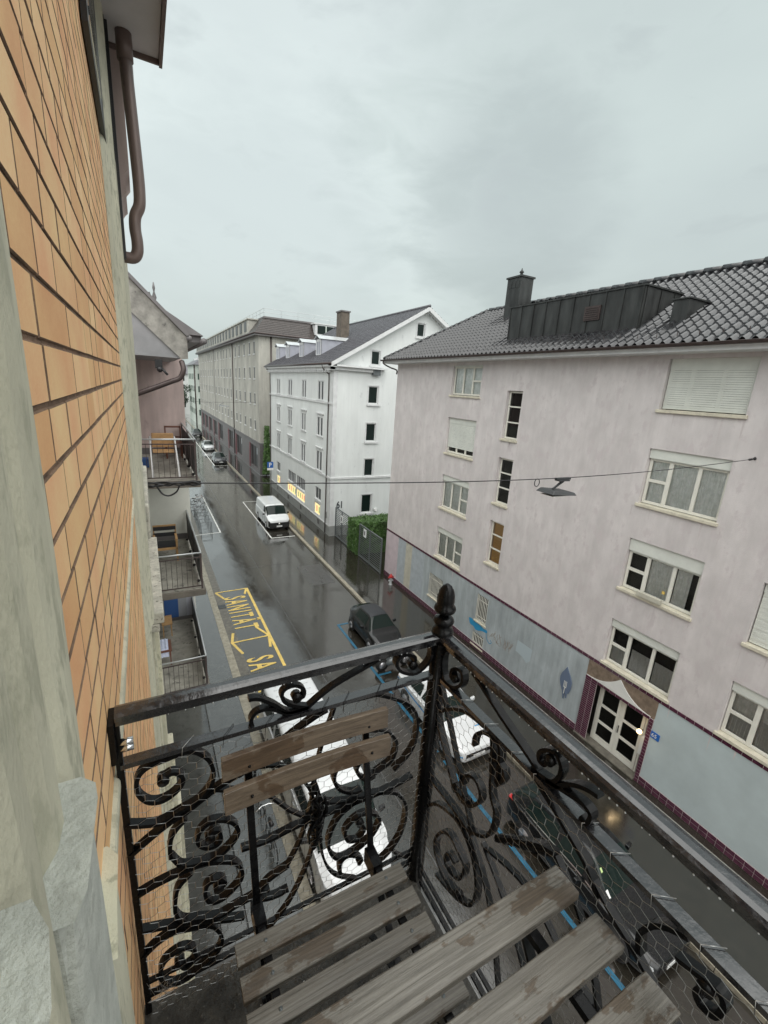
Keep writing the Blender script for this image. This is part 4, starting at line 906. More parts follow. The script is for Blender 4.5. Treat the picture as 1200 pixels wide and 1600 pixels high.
mb = MB(); mb.box(.28,.42,10.92,11.0,12.62,12.8); mb.ball((.36,10.86,12.6), .06, 8); mb.tube([(.40,10.85,12.62),(.5,10.8,12.5)], .025, 6); o = mb.build('security_lamp', m_black); tag(o, 'small black lamp fixed under the grey gable soffit', 'lamp')
mb = MB(); mb.lathe((.40,12.4,13.9), [(.03,0),(.05,.15),(.02,.2),(.05,.3),(.015,.42),(.03,.5),(.01,.62)], 8); mb.tube([(.36,12.4,14.1),(.30,12.4,14.3)], .015, 4); o = mb.build('roof_finial', m_gbase); tag(o, 'small dark ornamental finial on the sloping gable edge', 'roof finial')
def balcony(z, label, far=14.93):
    t = thing('balcony', (.4, 12.9, z-.2), label, 'balcony', 'balconies stacked on the neighbouring house')
    mb = MB(); mb.box(-.3, 1.06, 10.9, far, z-.17, z-.012); mb.build('slab', m_balcd, t, bevel=.008)
    mb = MB(); mb.box(-.3, 1.0, 10.96, far, z-.012, z); mb.build('floor', m_balc, t)
    mb = MB(); mb.box(-.3, 1.03, far-.03, far, z+.001, z+.18); mb.build('skirting', m_gbase, t)
    mb = MB(); zz = z+.93
    mb.tube([(-.3,10.98,zz),(.98,10.98,zz),(.98,far,zz)], .022, 6); mb.build('handrail', m_rail, t)
    mb = MB(); mb.box(-.3,.98,10.97,10.99,zz-.12,zz-.095); mb.box(-.3,.98,10.97,10.99,z+.05,z+.075); 
    for k in range(11): x = -.25+k*.113; mb.box(x-.005, x+.005, 10.975, 10.985, z+.075, zz-.12)
    mb.build('railing_frame', m_gutter, t)
    for ya, yb in ((10.955,11.0),(12.9,12.94),(far-.1,far-.06)): mb = MB(); mb.box(.957,.998,ya,yb,z-.1,zz-.02); mb.build('railing_post', m_gutter, t)
    mb = MB(); mb.box(.972,.982,11.02,far-.12,z+.06,zz-.1); mb.build('side_panel', m_mesh, t)
    for k in range(4): mb = MB(); mb.ball((.93, 11.3+k*1.1, z+.06), .04, 6); mb.build('rail_foot', m_black, t)
    return t
balcony(10.19, 'topmost balcony of the stack with tan chair and cables along its slab edge')
balcony(7.43, 'middle balcony of the stack with a wooden armchair with black webbing')
balcony(4.55, 'lowest visible balcony of the stack with a striped blue and grey screen')
# furniture on balconies
t = thing('folding_chair', (.3, 12.0, 10.19), 'tan folding chair with white metal legs on the topmost balcony', 'chair')
mb = MB(); mb.box(.12,.62,12.55,12.60,10.72,11.08); mb.build('backrest', m_light, t, bevel=.02)
mb = MB(); mb.box(.12,.62,12.12,12.56,10.64,10.68); mb.build('seat', m_light, t, bevel=.01)
for x in (.08, .64):
    mb = MB(); mb.tube([(x,11.25,10.2),(x,11.9,10.60),(x,12.6,10.98)], .022, 6); mb.build('leg', m_signw, t)
    mb = MB(); mb.tube([(x,12.6,10.2),(x,12.15,10.63)], .016, 6); mb.build('leg', m_signw, t)
t = thing('wooden_chair', (.7, 14.2, 10.19), 'red brown wooden chair with open back against the pink balcony wall', 'chair')
mb = MB()
for x in (.5,.9): mb.box(x-.02,x+.02,14.4,14.44,10.19,11.08)
mb.box(.5,.9,14.4,14.44,11.03,11.08); mb.box(.5,.9,14.4,14.44,10.74,10.78); mb.build('back_frame', m_redbr, t)
mb = MB(); mb.box(.48,.92,13.98,14.4,10.6,10.64); mb.build('seat', m_redbr, t)
for x in (.5,.9): mb = MB(); mb.box(x-.02,x+.02,14.0,14.04,10.19,10.6); mb.build('leg', m_redbr, t)
mb = MB(); mb.box(-.18,.02,12.6,12.9,10.2,10.42); o = mb.build('storage_box', m_bluetarp, bevel=.01); tag(o, 'small blue box on the topmost balcony floor', 'box')
t = thing('armchair', (.25, 13.4, 7.43), 'light wood armchair with black webbing on the middle balcony', 'chair')
for x in (.0, .56):
    mb = MB(); mb.box(x-.02,x+.02,13.0,13.04,7.43,8.06); mb.build('leg', m_light, t); mb = MB(); mb.box(x-.02,x+.02,13.55,13.6,7.43,8.35); mb.build('leg', m_light, t)
    mb = MB(); mb.box(x-.03,x+.03,13.0,13.6,8.06,8.09); mb.build('armrest', m_light, t)
mb = MB(); mb.box(-.02,.58,13.0,13.05,7.78,7.84); mb.box(-.02,.58,13.55,13.6,7.78,7.84); mb.box(-.02,.58,13.555,13.595,8.3,8.35); mb.build('seat_frame', m_light, t)
mb = MB(); mb.box(.03,.53,13.05,13.56,7.84,7.88); mb.build('seat', m_strap, t)
for z in (8.02, 8.2): mb = MB(); mb.box(-.01,.57,13.53,13.548,z,z+.11); mb.build('back_strap', m_strap, t)
mb = MB(); mb.box(.13,.55,14.78,14.82,4.74,5.72); sc = mb.build('privacy_screen', m_bluetarp); tag(sc, 'blue and grey striped fabric screen at the back of the lowest balcony', 'screen')
mb = MB(); mb.box(.552,.80,14.78,14.82,4.74,5.70); mb.build('grey_stripe', m_greyfab, sc); mb = MB(); mb.box(.802,1.0,14.78,14.82,4.74,5.68); mb.build('pale_stripe', m_dorm, sc)
t = thing('side_table', (.0, 12.5, 4.55), 'small red brown table under a pale blue cloth on the lowest balcony', 'table')
mb = MB(); mb.box(-.25,.22,12.3,12.9,5.0,5.04); mb.build('tabletop', m_redbr, t)
for x in (-.2,.18):
    for y in (12.35,12.85): mb = MB(); mb.box(x-.015,x+.015,y-.015,y+.015,4.55,5.0); mb.build('leg', m_redbr, t)
mb = MB(); mb.s = True; n = 14; P = []
for i in range(n+1):
    for j in range(n+1):
        x = -.12+.26*i/n; y = 12.2+.75*j/n; z = 5.06+.012*math.sin(i*1.3)+.01*math.sin(j*1.7+i)
        if j < 3: z -= (3-j)*.07; y += (3-j)*.035
        P.append((x, y, z))
mb.add(P, [(i*(n+1)+j, (i+1)*(n+1)+j, (i+1)*(n+1)+j+1, i*(n+1)+j+1) for i in range(n) for j in range(n)]); o = mb.build('cloth', m_cloth); tag(o, 'pale blue cloth laid over the small balcony table', 'cloth')
mb = MB(); mb.box(.02,.32,13.9,14.5,4.97,5.0); mb.box(.04,.07,13.92,13.95,4.55,4.97); mb.box(.27,.3,13.92,13.95,4.55,4.97); mb.box(.27,.3,14.45,14.48,4.55,4.97); o = mb.build('stool', m_light); tag(o, 'light wooden stool in front of the striped screen', 'stool')

# ---------------------------------------------------------------- own building
BX = -.113
own = thing('brick_house', (-1, 2, 0), 'orange brick house front with grey green stone door and window surrounds beside the camera', 'building')
rb = random.Random(3); ch = .0825; mb = MB(); tones = []
Z0 = 0.0; z = 12.5-.047-ch*150+.0
row = 0; zz = 12.453-ch*int((12.453)/ch)
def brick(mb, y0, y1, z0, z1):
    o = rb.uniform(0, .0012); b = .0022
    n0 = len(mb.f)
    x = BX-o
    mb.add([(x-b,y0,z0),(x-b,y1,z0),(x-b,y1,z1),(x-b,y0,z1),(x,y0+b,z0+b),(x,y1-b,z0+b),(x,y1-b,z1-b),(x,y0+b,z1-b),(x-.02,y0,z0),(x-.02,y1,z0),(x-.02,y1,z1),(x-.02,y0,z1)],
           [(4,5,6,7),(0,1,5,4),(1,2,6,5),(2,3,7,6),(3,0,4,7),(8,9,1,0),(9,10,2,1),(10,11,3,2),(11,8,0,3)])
    mb.m[-8:] = [1]*8  # brick edges painted mortar-dark to stand in for shade in the recessed joints
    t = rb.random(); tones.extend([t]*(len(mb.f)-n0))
while zz < 14.58:
    if not (11.60 < zz+ch/2 < 11.66 and False):
        y = .30+(.0 if row % 2 else -.125); 
        while y < 3.52:
            l = .155 if (row % 2 == 0) else .245
            l = .16
            if rb.random() < .42: l = .30
            y1 = min(y+l, 3.52)
            if y1-.006 > y+.01 and y1 > .6: brick(mb, y, y1-.0045-.002*rb.random(), zz+.001*rb.random(), zz+ch-.0055-.0015*rb.random())
            y = y1
            if y >= 3.52-1e-6: break
    zz += ch; row += 1
m_brick = brickmat('orange_facing_brick', None)
wb = mb.build('brick_wall', [m_brick, m_mortar_shade], own)
at_ = wb.data.attributes.new('tone', 'FLOAT', 'FACE'); at_.data.foreach_set('value', tones)
mb = MB(); mb.box(-.6, BX-.0045, .2, 3.55, 0, 14.6); mb.build('mortar', m_mortar_shade, own)
mb = MB(); mb.box(-.6, BX, 4.0, 8.2, 0, 14.6); mb.box(-.6, BX, -9, -1.3, 0, 14.6); mb.box(-.8, BX-.05, -1.3, .3, 0, 10.75); mb.box(-.8, BX-.05, -1.3, .3, 13.6, 14.6); mb.build('rendered_wall', m_ppink, own)
mb = MB(); mb.box(-.5, BX+.010, .6, 3.52, 11.612, 11.648); mb.build('string_course', m_stone, own, bevel=.01)
# door surround (profile extruded vertically)
def vprof(pts, z0, z1, jit=0): 
    mb = MB(); n = len(pts); nz = max(2, int((z1-z0)/.08)) if jit else 1; V = []; F = []
    for k in range(nz+1):
        z = z0+(z1-z0)*k/nz
        for i, (x, y) in enumerate(pts):
            w = noise.noise(Vector((x*9, y*9, z*2.2)))*jit if -.4 < x else 0
            V.append((x+w, y+w*.6, z))
    for k in range(nz):
        for i in range(n-1): F.append((k*n+i, k*n+i+1, (k+1)*n+i+1, (k+1)*n+i))
    F += [tuple(range(n)), tuple(range(nz*n, nz*n+n))[::-1]]
    mb.s = False; mb.add(V, F); return mb
jp = [(-.5,.66),(-.116,.66),(-.100,.645),(-.097,.60),(-.094,.585),(-.089,.56),(-.086,.53),(-.088,.50),(-.095,.485),(-.094,.455),(-.088,.435),(-.082,.415),(-.082,.385),(-.089,.365),(-.088,.345),(-.080,.325),(-.072,.30),(-.070,.265),(-.078,.245),(-.078,.225),(-.066,.205),(-.062,.16),(-.066,.12),(-.5,.12)]
jp = [(x-.012 if x > -.3 else x, y) for x, y in jp]
ds = vprof(jp, 10.8, 13.5, .004).build('door_surround', m_stone, own, bevel=.004)
mb = vprof([(-.5,.462),(-.088,.458),(-.078,.448),(-.075,.43),(-.075,.34),(-.080,.322),(-.5,.32)], 10.8, 12.09, .001); mb.build('plinth_block', m_stone2, own, bevel=.008)
mb = vprof([(-.5,.70),(-.112,.70),(-.098,.68),(-.094,.6),(-.092,.53),(-.5,.53)], 10.8, 11.72, .004); mb.build('plinth_block', m_stone, own, bevel=.006)
mb = vprof([(-.5,.232),(-.078,.230),(-.070,.215),(-.064,.18),(-.066,.1),(-.5,.1)], 10.8, 12.22, .001); mb.build('plinth_block', m_stone2, own, bevel=.008)
mb = MB(); mb.box(-.6, -.09, .10, .12, 10.8, 13.5); mb.build('door_frame', m_cream, own)
# window surround beyond the bricks
mb = vprof([(-.5,3.53),(-.112,3.53),(-.095,3.56),(-.085,3.66),(-.070,3.70),(-.070,3.76),(-.052,3.80),(-.045,3.95),(-.5,3.95)], 10.48, 14.6, .002); mb.build('window_surround', m_stone, own)
mb = vprof([(-.5,3.53),(-.112,3.53),(-.105,3.6),(-.085,3.66),(-.078,3.95),(-.5,3.95)], 0, 10.37, .002); mb.build('window_surround', m_stone, own)
mb = MB(); mb.box(-.5, -.02, 4.0, 5.85, 11.16, 11.46); mb.box(-.5, -.055, 3.96, 5.9, 11.462, 11.50); mb.build('window_ledge', m_ledge, own, bevel=.015)
mb = MB(); mb.box(-.5, .03, 4.0, 6.15, 10.36, 10.47); mb.box(-.5, -.01, 4.0, 6.1, 10.28, 10.358); mb.build('window_ledge', m_ledge, own, bevel=.012)
mb = MB(); mb.box(-.5, -.06, 4.05, 4.2, 8.0, 10.27); mb.box(-.5, -.02, 4.21, 4.34, 0, 10.27); mb.box(-.5, .03, 4.35, 4.7, 0, 8.6); mb.box(-.5, .07, 4.72, 5.2, 0, 7.4); mb.build('pilaster', m_stone, own, bevel=.01)
mb = MB(); mb.box(-.5, -.045, 3.96, 4.1, 11.5, 14.6); mb.box(-.5, -.06, 5.6, 8.2, 11.5, 14.6); mb.build('window_surround', m_stone, own)
mb = MB(); mb.box(-3, 1.15, 6.601, 14.94, .1, 1.6); mb.box(-3, 1.25, 6.5, 6.6, .1, 1.75); mb.box(1.15, 1.25, 6.601, 14.94, .1, 1.75); t_ = mb.build('terrace', m_walkl); tag(t_, 'low stained concrete terrace at street level under the balconies', 'terrace')
# black shutter, guide rail
sh = thing('folding_shutter', (-.1, 3.4, 13.3), 'black slatted folding shutter and guide rail high on the brick wall', 'shutter')
mb = MB(); mb.box(-.108, -.085, 2.55, 3.86, 13.83, 14.55); mb.build('shutter_panel', m_black, sh)
mb = MB()
for k in range(14): mb.box(-.11, -.079, 2.6, 3.2, 13.86+k*.05, 13.88+k*.05)
mb.build('slats', m_chrome, sh)
mb = MB(); mb.box(-.085, -.046, 3.86, 3.949, 13.83, 14.58); mb.box(-.046, -.030, 3.90, 3.96, 13.26, 14.58); mb.build('guide_rail', m_black, sh)
# eave with soffit, pink corner bracket, brown downpipe
mb = MB(); mb.box(-.6, .262, -9, 4.15, 14.60, 14.66); mb.build('soffit', m_soffit, own)
mb = MB(); mb.box(.264, .285, -9, 4.17, 14.56, 14.9); mb.box(-.6, .264, 4.152, 4.17, 14.57, 14.9); mb.box(-.6, .30, -9, 4.2, 14.905, 14.96); mb.build('fascia', m_copper, own)
mb = MB(); mb.prism([(-.3,4.16,13.62),(-.08,4.16,13.62),(-.02,4.16,13.72),(.0,4.16,13.74),(.0,4.16,13.86),(.03,4.16,13.9),(.03,4.16,14.58),(-.3,4.16,14.58)], (0,.5,0)); mb.build('corner_bracket', m_ppink, own)
mb = MB(); mb.prism([(.075,4.3,13.86),(.092,4.3,13.8),(.105,4.3,13.86),(.105,4.3,14.58),(.075,4.3,14.58)], (0,.12,0)); mb.build('corner_bracket', m_ppink, own)
dp = smooth([(.055,4.0,14.62),(.058,4.0,14.4),(.068,4.0,14.15),(.08,4.0,13.85),(.082,4.0,13.72),(.075,4.0,13.63),(.045,4.0,13.56),(.038,4.0,13.48),(.045,4.0,13.40),(.04,4.0,13.33),(.01,4.0,13.29),(-.06,4.0,13.29)], 5)
mb = MB(); mb.tube(dp, .038, 14); mb.tube([(.055,4.0,14.62),(.056,4.0,14.45)], .048, 14); mb.build('downpipe', m_copper, own)
# balcony floor
bs = thing('balcony_floor', (.3, 0, 10.6), 'dark mossy wet concrete balcony floor under the bistro chair', 'balcony floor')
mb = MB(); mb.box(-.14, .722, -1.3, .962, 10.66, 10.86); mb.build('slab', m_moss, bs, bevel=.01)
mb = MB(); mb.box(-.12, .70, -1.3, .94, 10.60, 10.655); mb.build('underside', m_gutterstone, bs)
r2_ = random.Random(5); mb = MB()
for _ in range(26): mb.ball((r2_.uniform(-.08,.3), r2_.uniform(.45,.86), 10.863), r2_.uniform(.0015,.004), 5, .6)
mb.build('grit', m_signw, bs)
SIDE = {'s1': [(-0.102,11.507),(-0.068,11.491),(-0.034,11.482),(0.009,11.495),(0.047,11.507),(0.076,11.536),(0.087,11.570),(0.080,11.615),(0.056,11.648),(0.030,11.661),(-0.014,11.657),(-0.048,11.651),(-0.067,11.636),(-0.075,11.608),(-0.070,11.578),(-0.052,11.552),(-0.027,11.544),(-0.003,11.553),(0.016,11.572),(0.019,11.595),(0.004,11.612),(-0.011,11.612),(-0.021,11.600)], 'bar': [(-0.102,11.415),(-0.063,11.442),(-0.017,11.470),(0.021,11.485),(0.053,11.504),(0.092,11.525),(0.129,11.539),(0.173,11.555),(0.325,11.641),(0.379,11.661)], 's2': [(0.020,11.468),(-0.010,11.435),(-0.019,11.401),(-0.020,11.366),(-0.016,11.361),(0.002,11.325),(0.030,11.313),(0.070,11.305),(0.104,11.314),(0.133,11.343),(0.140,11.371),(0.125,11.402),(0.098,11.422),(0.069,11.426),(0.048,11.409),(0.042,11.381),(0.056,11.355),(0.079,11.345),(0.096,11.356),(0.094,11.386),(0.077,11.394),(0.073,11.378)], 's3': [(-0.095,11.285),(-0.059,11.295),(-0.009,11.301),(0.024,11.303),(0.070,11.295),(0.124,11.264),(0.145,11.229),(0.144,11.194),(0.121,11.167),(0.092,11.150),(0.064,11.158),(0.052,11.196),(0.060,11.226),(0.088,11.228),(0.103,11.204),(0.086,11.194)], 's3b': [(0.023,11.287),(-0.008,11.258),(-0.018,11.217),(-0.019,11.173),(-0.002,11.136),(0.035,11.116),(0.083,11.093),(0.127,11.101),(0.180,11.109),(0.219,11.143),(0.275,11.163)], 's4': [(-0.096,11.162),(-0.050,11.145),(-0.012,11.128),(0.048,11.097),(0.104,11.063),(0.148,11.043)], 's5': [(-0.102,11.072),(-0.069,11.098),(-0.029,11.110),(0.013,11.095),(0.061,11.072),(0.084,11.028),(0.086,10.988),(0.067,10.953),(0.026,10.929),(-0.013,10.916),(-0.050,10.930),(-0.067,10.976),(-0.058,11.017),(-0.034,11.035),(-0.007,11.036),(0.016,11.014),(0.018,10.980),(-0.007,10.961),(-0.020,10.987)], 's6': [(0.219,11.105),(0.195,11.110),(0.195,11.083),(0.234,11.068),(0.275,11.070)], 'mid': [(0.147,11.295),(0.221,11.289),(0.311,11.299),(0.449,11.297),(0.576,11.296),(0.678,11.310)], 'R1': [(0.493,11.305),(0.431,11.272),(0.400,11.213),(0.399,11.155),(0.428,11.102),(0.478,11.098),(0.539,11.127),(0.568,11.174),(0.555,11.211),(0.512,11.238),(0.472,11.229),(0.449,11.199),(0.460,11.157),(0.496,11.144),(0.515,11.176),(0.498,11.209)], 'R2': [(0.449,11.315),(0.508,11.310),(0.582,11.288),(0.627,11.261),(0.659,11.209),(0.667,11.149),(0.653,11.079),(0.617,11.027),(0.569,10.995)], 'R3': [(0.440,11.670),(0.481,11.667),(0.533,11.661),(0.611,11.616),(0.656,11.575),(0.677,11.519),(0.674,11.441),(0.645,11.395),(0.605,11.366)], 'R4': [(0.445,11.549),(0.482,11.556),(0.557,11.529),(0.595,11.493),(0.608,11.455),(0.596,11.409),(0.561,11.390),(0.526,11.377)], 'R5': [(0.452,11.462),(0.415,11.450),(0.407,11.411),(0.427,11.369),(0.467,11.340),(0.496,11.338)], 'R6': [(0.520,11.450),(0.486,11.442),(0.478,11.413),(0.504,11.374),(0.540,11.370)], 'ros': [(0.353,11.419),(0.377,11.349),(0.449,11.315)], 'small': [(0.440,11.033),(0.439,11.078),(0.468,11.092),(0.512,11.054),(0.502,11.034)], 'tdiag': [(0.548,11.789),(0.507,11.771),(0.394,11.732),(0.324,11.688)], 'tcurl': [(0.324,11.688),(0.284,11.706),(0.261,11.726),(0.255,11.751),(0.268,11.764),(0.291,11.764),(0.311,11.747),(0.310,11.725),(0.294,11.727)], 'tleaf': [(0.324,11.688),(0.272,11.691),(0.234,11.726),(0.198,11.753),(0.174,11.758)], 'tlow': [(0.324,11.688),(0.269,11.688),(0.227,11.715),(0.194,11.717),(0.179,11.700),(0.182,11.677)], 'pcurl': [(0.700,11.791),(0.701,11.735),(0.656,11.700),(0.602,11.720),(0.584,11.755),(0.608,11.773),(0.645,11.757),(0.642,11.729)]}
FRONT = {'pc': [(0.903,11.776),(0.916,11.745),(0.908,11.698),(0.887,11.679),(0.848,11.687),(0.820,11.717),(0.820,11.748),(0.843,11.752),(0.867,11.732),(0.868,11.708),(0.852,11.714)], 'diag': [(0.806,11.787),(0.748,11.767),(0.661,11.732),(0.536,11.688),(0.547,11.669),(0.527,11.658),(0.479,11.638),(0.421,11.611),(0.379,11.587),(0.346,11.547)], 'curl': [(0.549,11.680),(0.519,11.687),(0.491,11.697),(0.477,11.726),(0.479,11.753),(0.498,11.767),(0.521,11.755),(0.536,11.734),(0.532,11.716),(0.517,11.718),(0.508,11.738)], 'leaf': [(0.506,11.687),(0.489,11.686),(0.447,11.732),(0.415,11.752),(0.389,11.759)], 'leaf2': [(0.506,11.687),(0.446,11.706),(0.414,11.714),(0.395,11.705),(0.400,11.680),(0.415,11.683)], 'f1': [(0.734,11.386),(0.792,11.379),(0.826,11.413),(0.911,11.536),(0.887,11.576),(0.836,11.623),(0.786,11.649),(0.719,11.660),(0.681,11.654),(0.657,11.504),(0.632,11.460),(0.632,11.404),(0.651,11.356),(0.708,11.309),(0.739,11.305),(0.814,11.304),(0.920,11.297)], 'f1s': [(0.761,11.425),(0.754,11.461),(0.721,11.483),(0.695,11.470),(0.689,11.438),(0.717,11.390),(0.757,11.368),(0.792,11.379)], 'f1r': [(0.742,11.575),(0.739,11.610),(0.715,11.641),(0.681,11.654),(0.648,11.643),(0.643,11.544),(0.623,11.573),(0.628,11.599),(0.655,11.604),(0.678,11.588)], 'f2': [(0.912,11.040),(0.921,11.151),(0.877,11.230),(0.815,11.270),(0.748,11.284),(0.690,11.247),(0.657,11.183),(0.653,11.113),(0.676,11.065),(0.736,11.022),(0.828,10.989)], 'f2s': [(0.749,11.136),(0.784,11.133),(0.791,11.089),(0.754,11.085),(0.718,11.114),(0.708,11.171),(0.738,11.189),(0.782,11.203),(0.821,11.177),(0.849,11.113),(0.841,11.064),(0.796,11.030),(0.725,11.037)], 'rope': [(0.614,11.392),(0.547,11.460),(0.492,11.512),(0.452,11.535)], 'o': [(0.254,11.531),(0.262,11.565),(0.256,11.594),(0.242,11.623),(0.220,11.645),(0.197,11.659)], 'o2': [(0.204,11.602),(0.185,11.609),(0.156,11.620),(0.140,11.621),(0.132,11.606),(0.138,11.575),(0.158,11.567),(0.167,11.583),(0.158,11.606)]}
# ---------------------------------------------------------------- wrought iron railing
def iron_scrolls(parent, curves, P, nrm, skip=()):
    for k, pts in curves.items():
        if k in skip: continue
        sm = smooth(pts, 4); w = .021 if k[0] != 't' else .018
        mb = MB(); mb.bar([P(a, z) for a, z in sm], w, .0095, nrm)
        if k in ('s1','s2','s3','s5','R1','tcurl','curl','pc','pcurl','f1s','f2s','o2','R4'):
            a, z = sm[-1]; c = Vector(P(a, z)); n = Vector(nrm)*.012; mb.tube([c-n, c+n], .013, 10)
        nm = 'scroll_leaf' if 'leaf' in k or 'low' in k else 'scroll'
        mb.build(nm, m_iron, parent)
rl_ = thing('balcony_railing', (.74, .94, 10.78), 'black wrought iron balcony railing with scrollwork and an acorn topped corner post', 'railing')
def toprail(mb, a, b, w, z1, th):      # rounded flat rail from a to b (x,y)
    d = (Vector(b)-Vector(a)).normalized(); n = Vector((d.y, -d.x)); V = []; F = []
    th = th*.8; pr = [(-w/2, -th), (-w/2-.001, -th*.35), (-w*.36, -.001), (-w*.15, .0015), (w*.15, .0015), (w*.36, -.001), (w/2+.001, -th*.35), (w/2, -th)]
    L = (Vector(b)-Vector(a)).length; ns = int(L/.05)+1
    for i in range(ns+1):
        c = Vector(a)+d*L*i/ns
        for q, h in pr: V.append((c.x+n.x*q, c.y+n.y*q, z1+h))
    m = len(pr)
    for i in range(ns):
        for k in range(m-1): F.append((i*m+k, i*m+k+1, (i+1)*m+k+1, (i+1)*m+k))
        F.append((i*m+m-1, i*m, (i+1)*m, (i+1)*m+m-1))
    F += [tuple(range(m)), tuple(range(ns*m, ns*m+m))[::-1]]
    mb.add(V, F)
SY, FX = .94, .74
mb = MB(); toprail(mb, (-.10, SY), (FX+.0, SY), .042, 11.815, .020); mb.box(-.10, FX, SY-.013, SY+.013, 11.782, 11.7955); mb.build('top_rail', m_ironwet, rl_)
mb = MB(); toprail(mb, (FX, SY-.02), (FX, -1.2), .046, 11.815, .020); mb.box(FX-.013, FX+.013, -1.2, SY-.02, 11.782, 11.7955); mb.build('top_rail', m_ironwet, rl_)
mb = MB(); mb.box(-.10, FX-.02, SY-.013, SY+.013, 11.668, 11.680); mb.build('second_rail', m_ironwet, rl_)
mb = MB(); mb.box(FX-.014, FX+.014, -1.2, SY-.02, 11.665, 11.677); mb.build('second_rail', m_ironwet, rl_)
mb = MB(); mb.box(-.095, FX-.02, SY-.007, SY+.007, 10.915, 10.925); mb.box(-.095, FX-.02, SY-.006, SY+.006, 10.965, 10.973); mb.build('bottom_rail', m_iron, rl_)
mb = MB(); mb.box(FX-.007, FX+.007, -1.2, SY-.02, 10.845, 10.855); mb.box(FX-.006, FX+.006, -1.2, SY-.02, 10.895, 10.903); mb.build('bottom_rail', m_iron, rl_)
mb = MB(); mb.box(-.108, -.094, SY-.008, SY+.008, 10.80, 11.785); mb.box(-.113, -.102, SY-.03, SY+.03, 11.70, 11.80); mb.build('wall_bar', m_iron, rl_)
mb = MB()
for z in (11.73, 11.745): mb.tube([(-.094,SY-.02,z),(-.07,SY-.02,z)], .008, 6)
mb.build('wall_bolt', m_chrome, rl_)
mb = MB(); mb.tube([(FX-.012, SY-.008, 10.66), (FX-.010, SY-.006, 11.2), (FX, SY, 11.80)], .028, 18)
mb.lathe((FX, SY, 0), [(.028,11.78),(.030,11.805),(.034,11.815),(.030,11.828),(.020,11.835),(.029,11.845),(.032,11.853),(.028,11.862),(.014,11.870)], 18); cp_ = mb.build('corner_post', m_iron, rl_)
mb = MB(); mb.lathe((FX, SY, 11.868), [(.013,0),(.016,.008),(.030,.016),(.033,.024),(.031,.031),(.025,.036),(.0265,.048),(.0255,.065),(.0215,.082),(.013,.096),(.006,.101),(.001,.103)], 20); mb.build('acorn_finial', m_iron, cp_)
iron_scrolls(rl_, SIDE, lambda a, z: (a, SY, z), (0,1,0), ())
iron_scrolls(rl_, FRONT, lambda a, z: (FX, a, z), (1,0,0), ())
FR2 = {k+'m': [(.30-a, z) for a, z in v] for k, v in FRONT.items() if k in ('f1s','f2','f2s','leaf','curl','diag','leaf2','f1r')}
for k, v in FR2.items(): 
    mb = MB(); mb.bar([(FX, a, z) for a, z in smooth(v, 4)], .018, .0075, (1,0,0)); mb.build('scroll', m_iron, rl_)
# extra members of the lower lattice
ext = [((FX,.92,11.66),(FX,.70,11.30)), ((FX,.66,11.32),(FX,.54,11.22),(FX,.42,11.05),(FX,.36,10.85)), ((FX,.72,11.31),(FX,.60,11.16),(FX,.50,10.86)), ((FX,.45,11.53),(FX,.36,11.44),(FX,.28,11.25),(FX,.22,10.86)), ((FX,.42,11.61),(FX,.33,11.55),(FX,.26,11.52),(FX,.15,11.46),(FX,-.1,11.40)), ((FX,.64,11.32),(FX,.5,11.36),(FX,.34,11.30),(FX,.1,11.30))]
for e in ext: mb = MB(); mb.bar(smooth(e, 5), .016, .007, (1,0,0)); mb.build('scroll', m_iron, rl_)
ext = [((.27,SY,11.16),(.31,SY,11.24),(.34,SY,11.36),(.36,SY,11.52),(.40,SY,11.66)), ((.18,SY,11.55),(.26,SY,11.52),(.33,SY,11.42),(.36,SY,11.30)), ((.36,SY,11.30),(.34,SY,11.16),(.28,SY,11.02),(.20,SY,10.93)), ((.36,SY,11.30),(.38,SY,11.14),(.42,SY,11.04),(.5,SY,10.97)), ((.62,SY,11.03),(.66,SY,10.98),(.72,SY,10.93)), ((.09,SY,11.52),(.20,SY,11.46),(.28,SY,11.36),(.34,SY,11.30))]
for e in ext: mb = MB(); mb.bar(smooth(e, 5), .016, .007, (0,1,0)); mb.build('scroll', m_iron, rl_)
def rope(path, R, turns, r, parent, name):
    P = smooth(path, 8)
    for ph in (0, math.pi):
        pts = []; m = len(P); nn = m*3
        for i in range(nn):
            t = i/(nn-1)*(m-1); a = int(min(t, m-2)); f = t-a; c = P[a].lerp(P[a+1], f); d = (P[a+1]-P[a]).normalized()
            u = d.cross(Vector((0,0,1)) if abs(d.z) < .9 else Vector((0,1,0))).normalized(); v = d.cross(u); A = turns*2*math.pi*i/nn+ph
            rr = R*math.sin(math.pi*min(1, max(.15, i/nn)))
            pts.append(c+u*rr*math.cos(A)+v*rr*math.sin(A))
        mb = MB(); mb.tube(pts, r, 5); mb.build(name, m_iron, parent)
rope([(FX,.62,11.38),(FX,.55,11.45),(FX,.45,11.53)], .009, 9, .006, rl_, 'twisted_bar')
rope([(.34,SY,11.44),(.36,SY,11.30),(.35,SY,11.18)], .018, 5, .006, rl_, 'twisted_bar')
for k in range(2):
    mb = MB(); a0 = k*3.1+.6
    for q in range(2):
        a = a0+q*.9; mb.bar(smooth([(.355, SY-.01, 11.30), (.355+.03*math.cos(a), SY-.02, 11.30+.05*math.sin(a)), (.355+.045*math.cos(a+.5), SY-.012, 11.30+.085*math.sin(a+.5))], 4), .012, .006, (0,1,0))
    mb.build('rosette_leaf', m_iron, rl_)
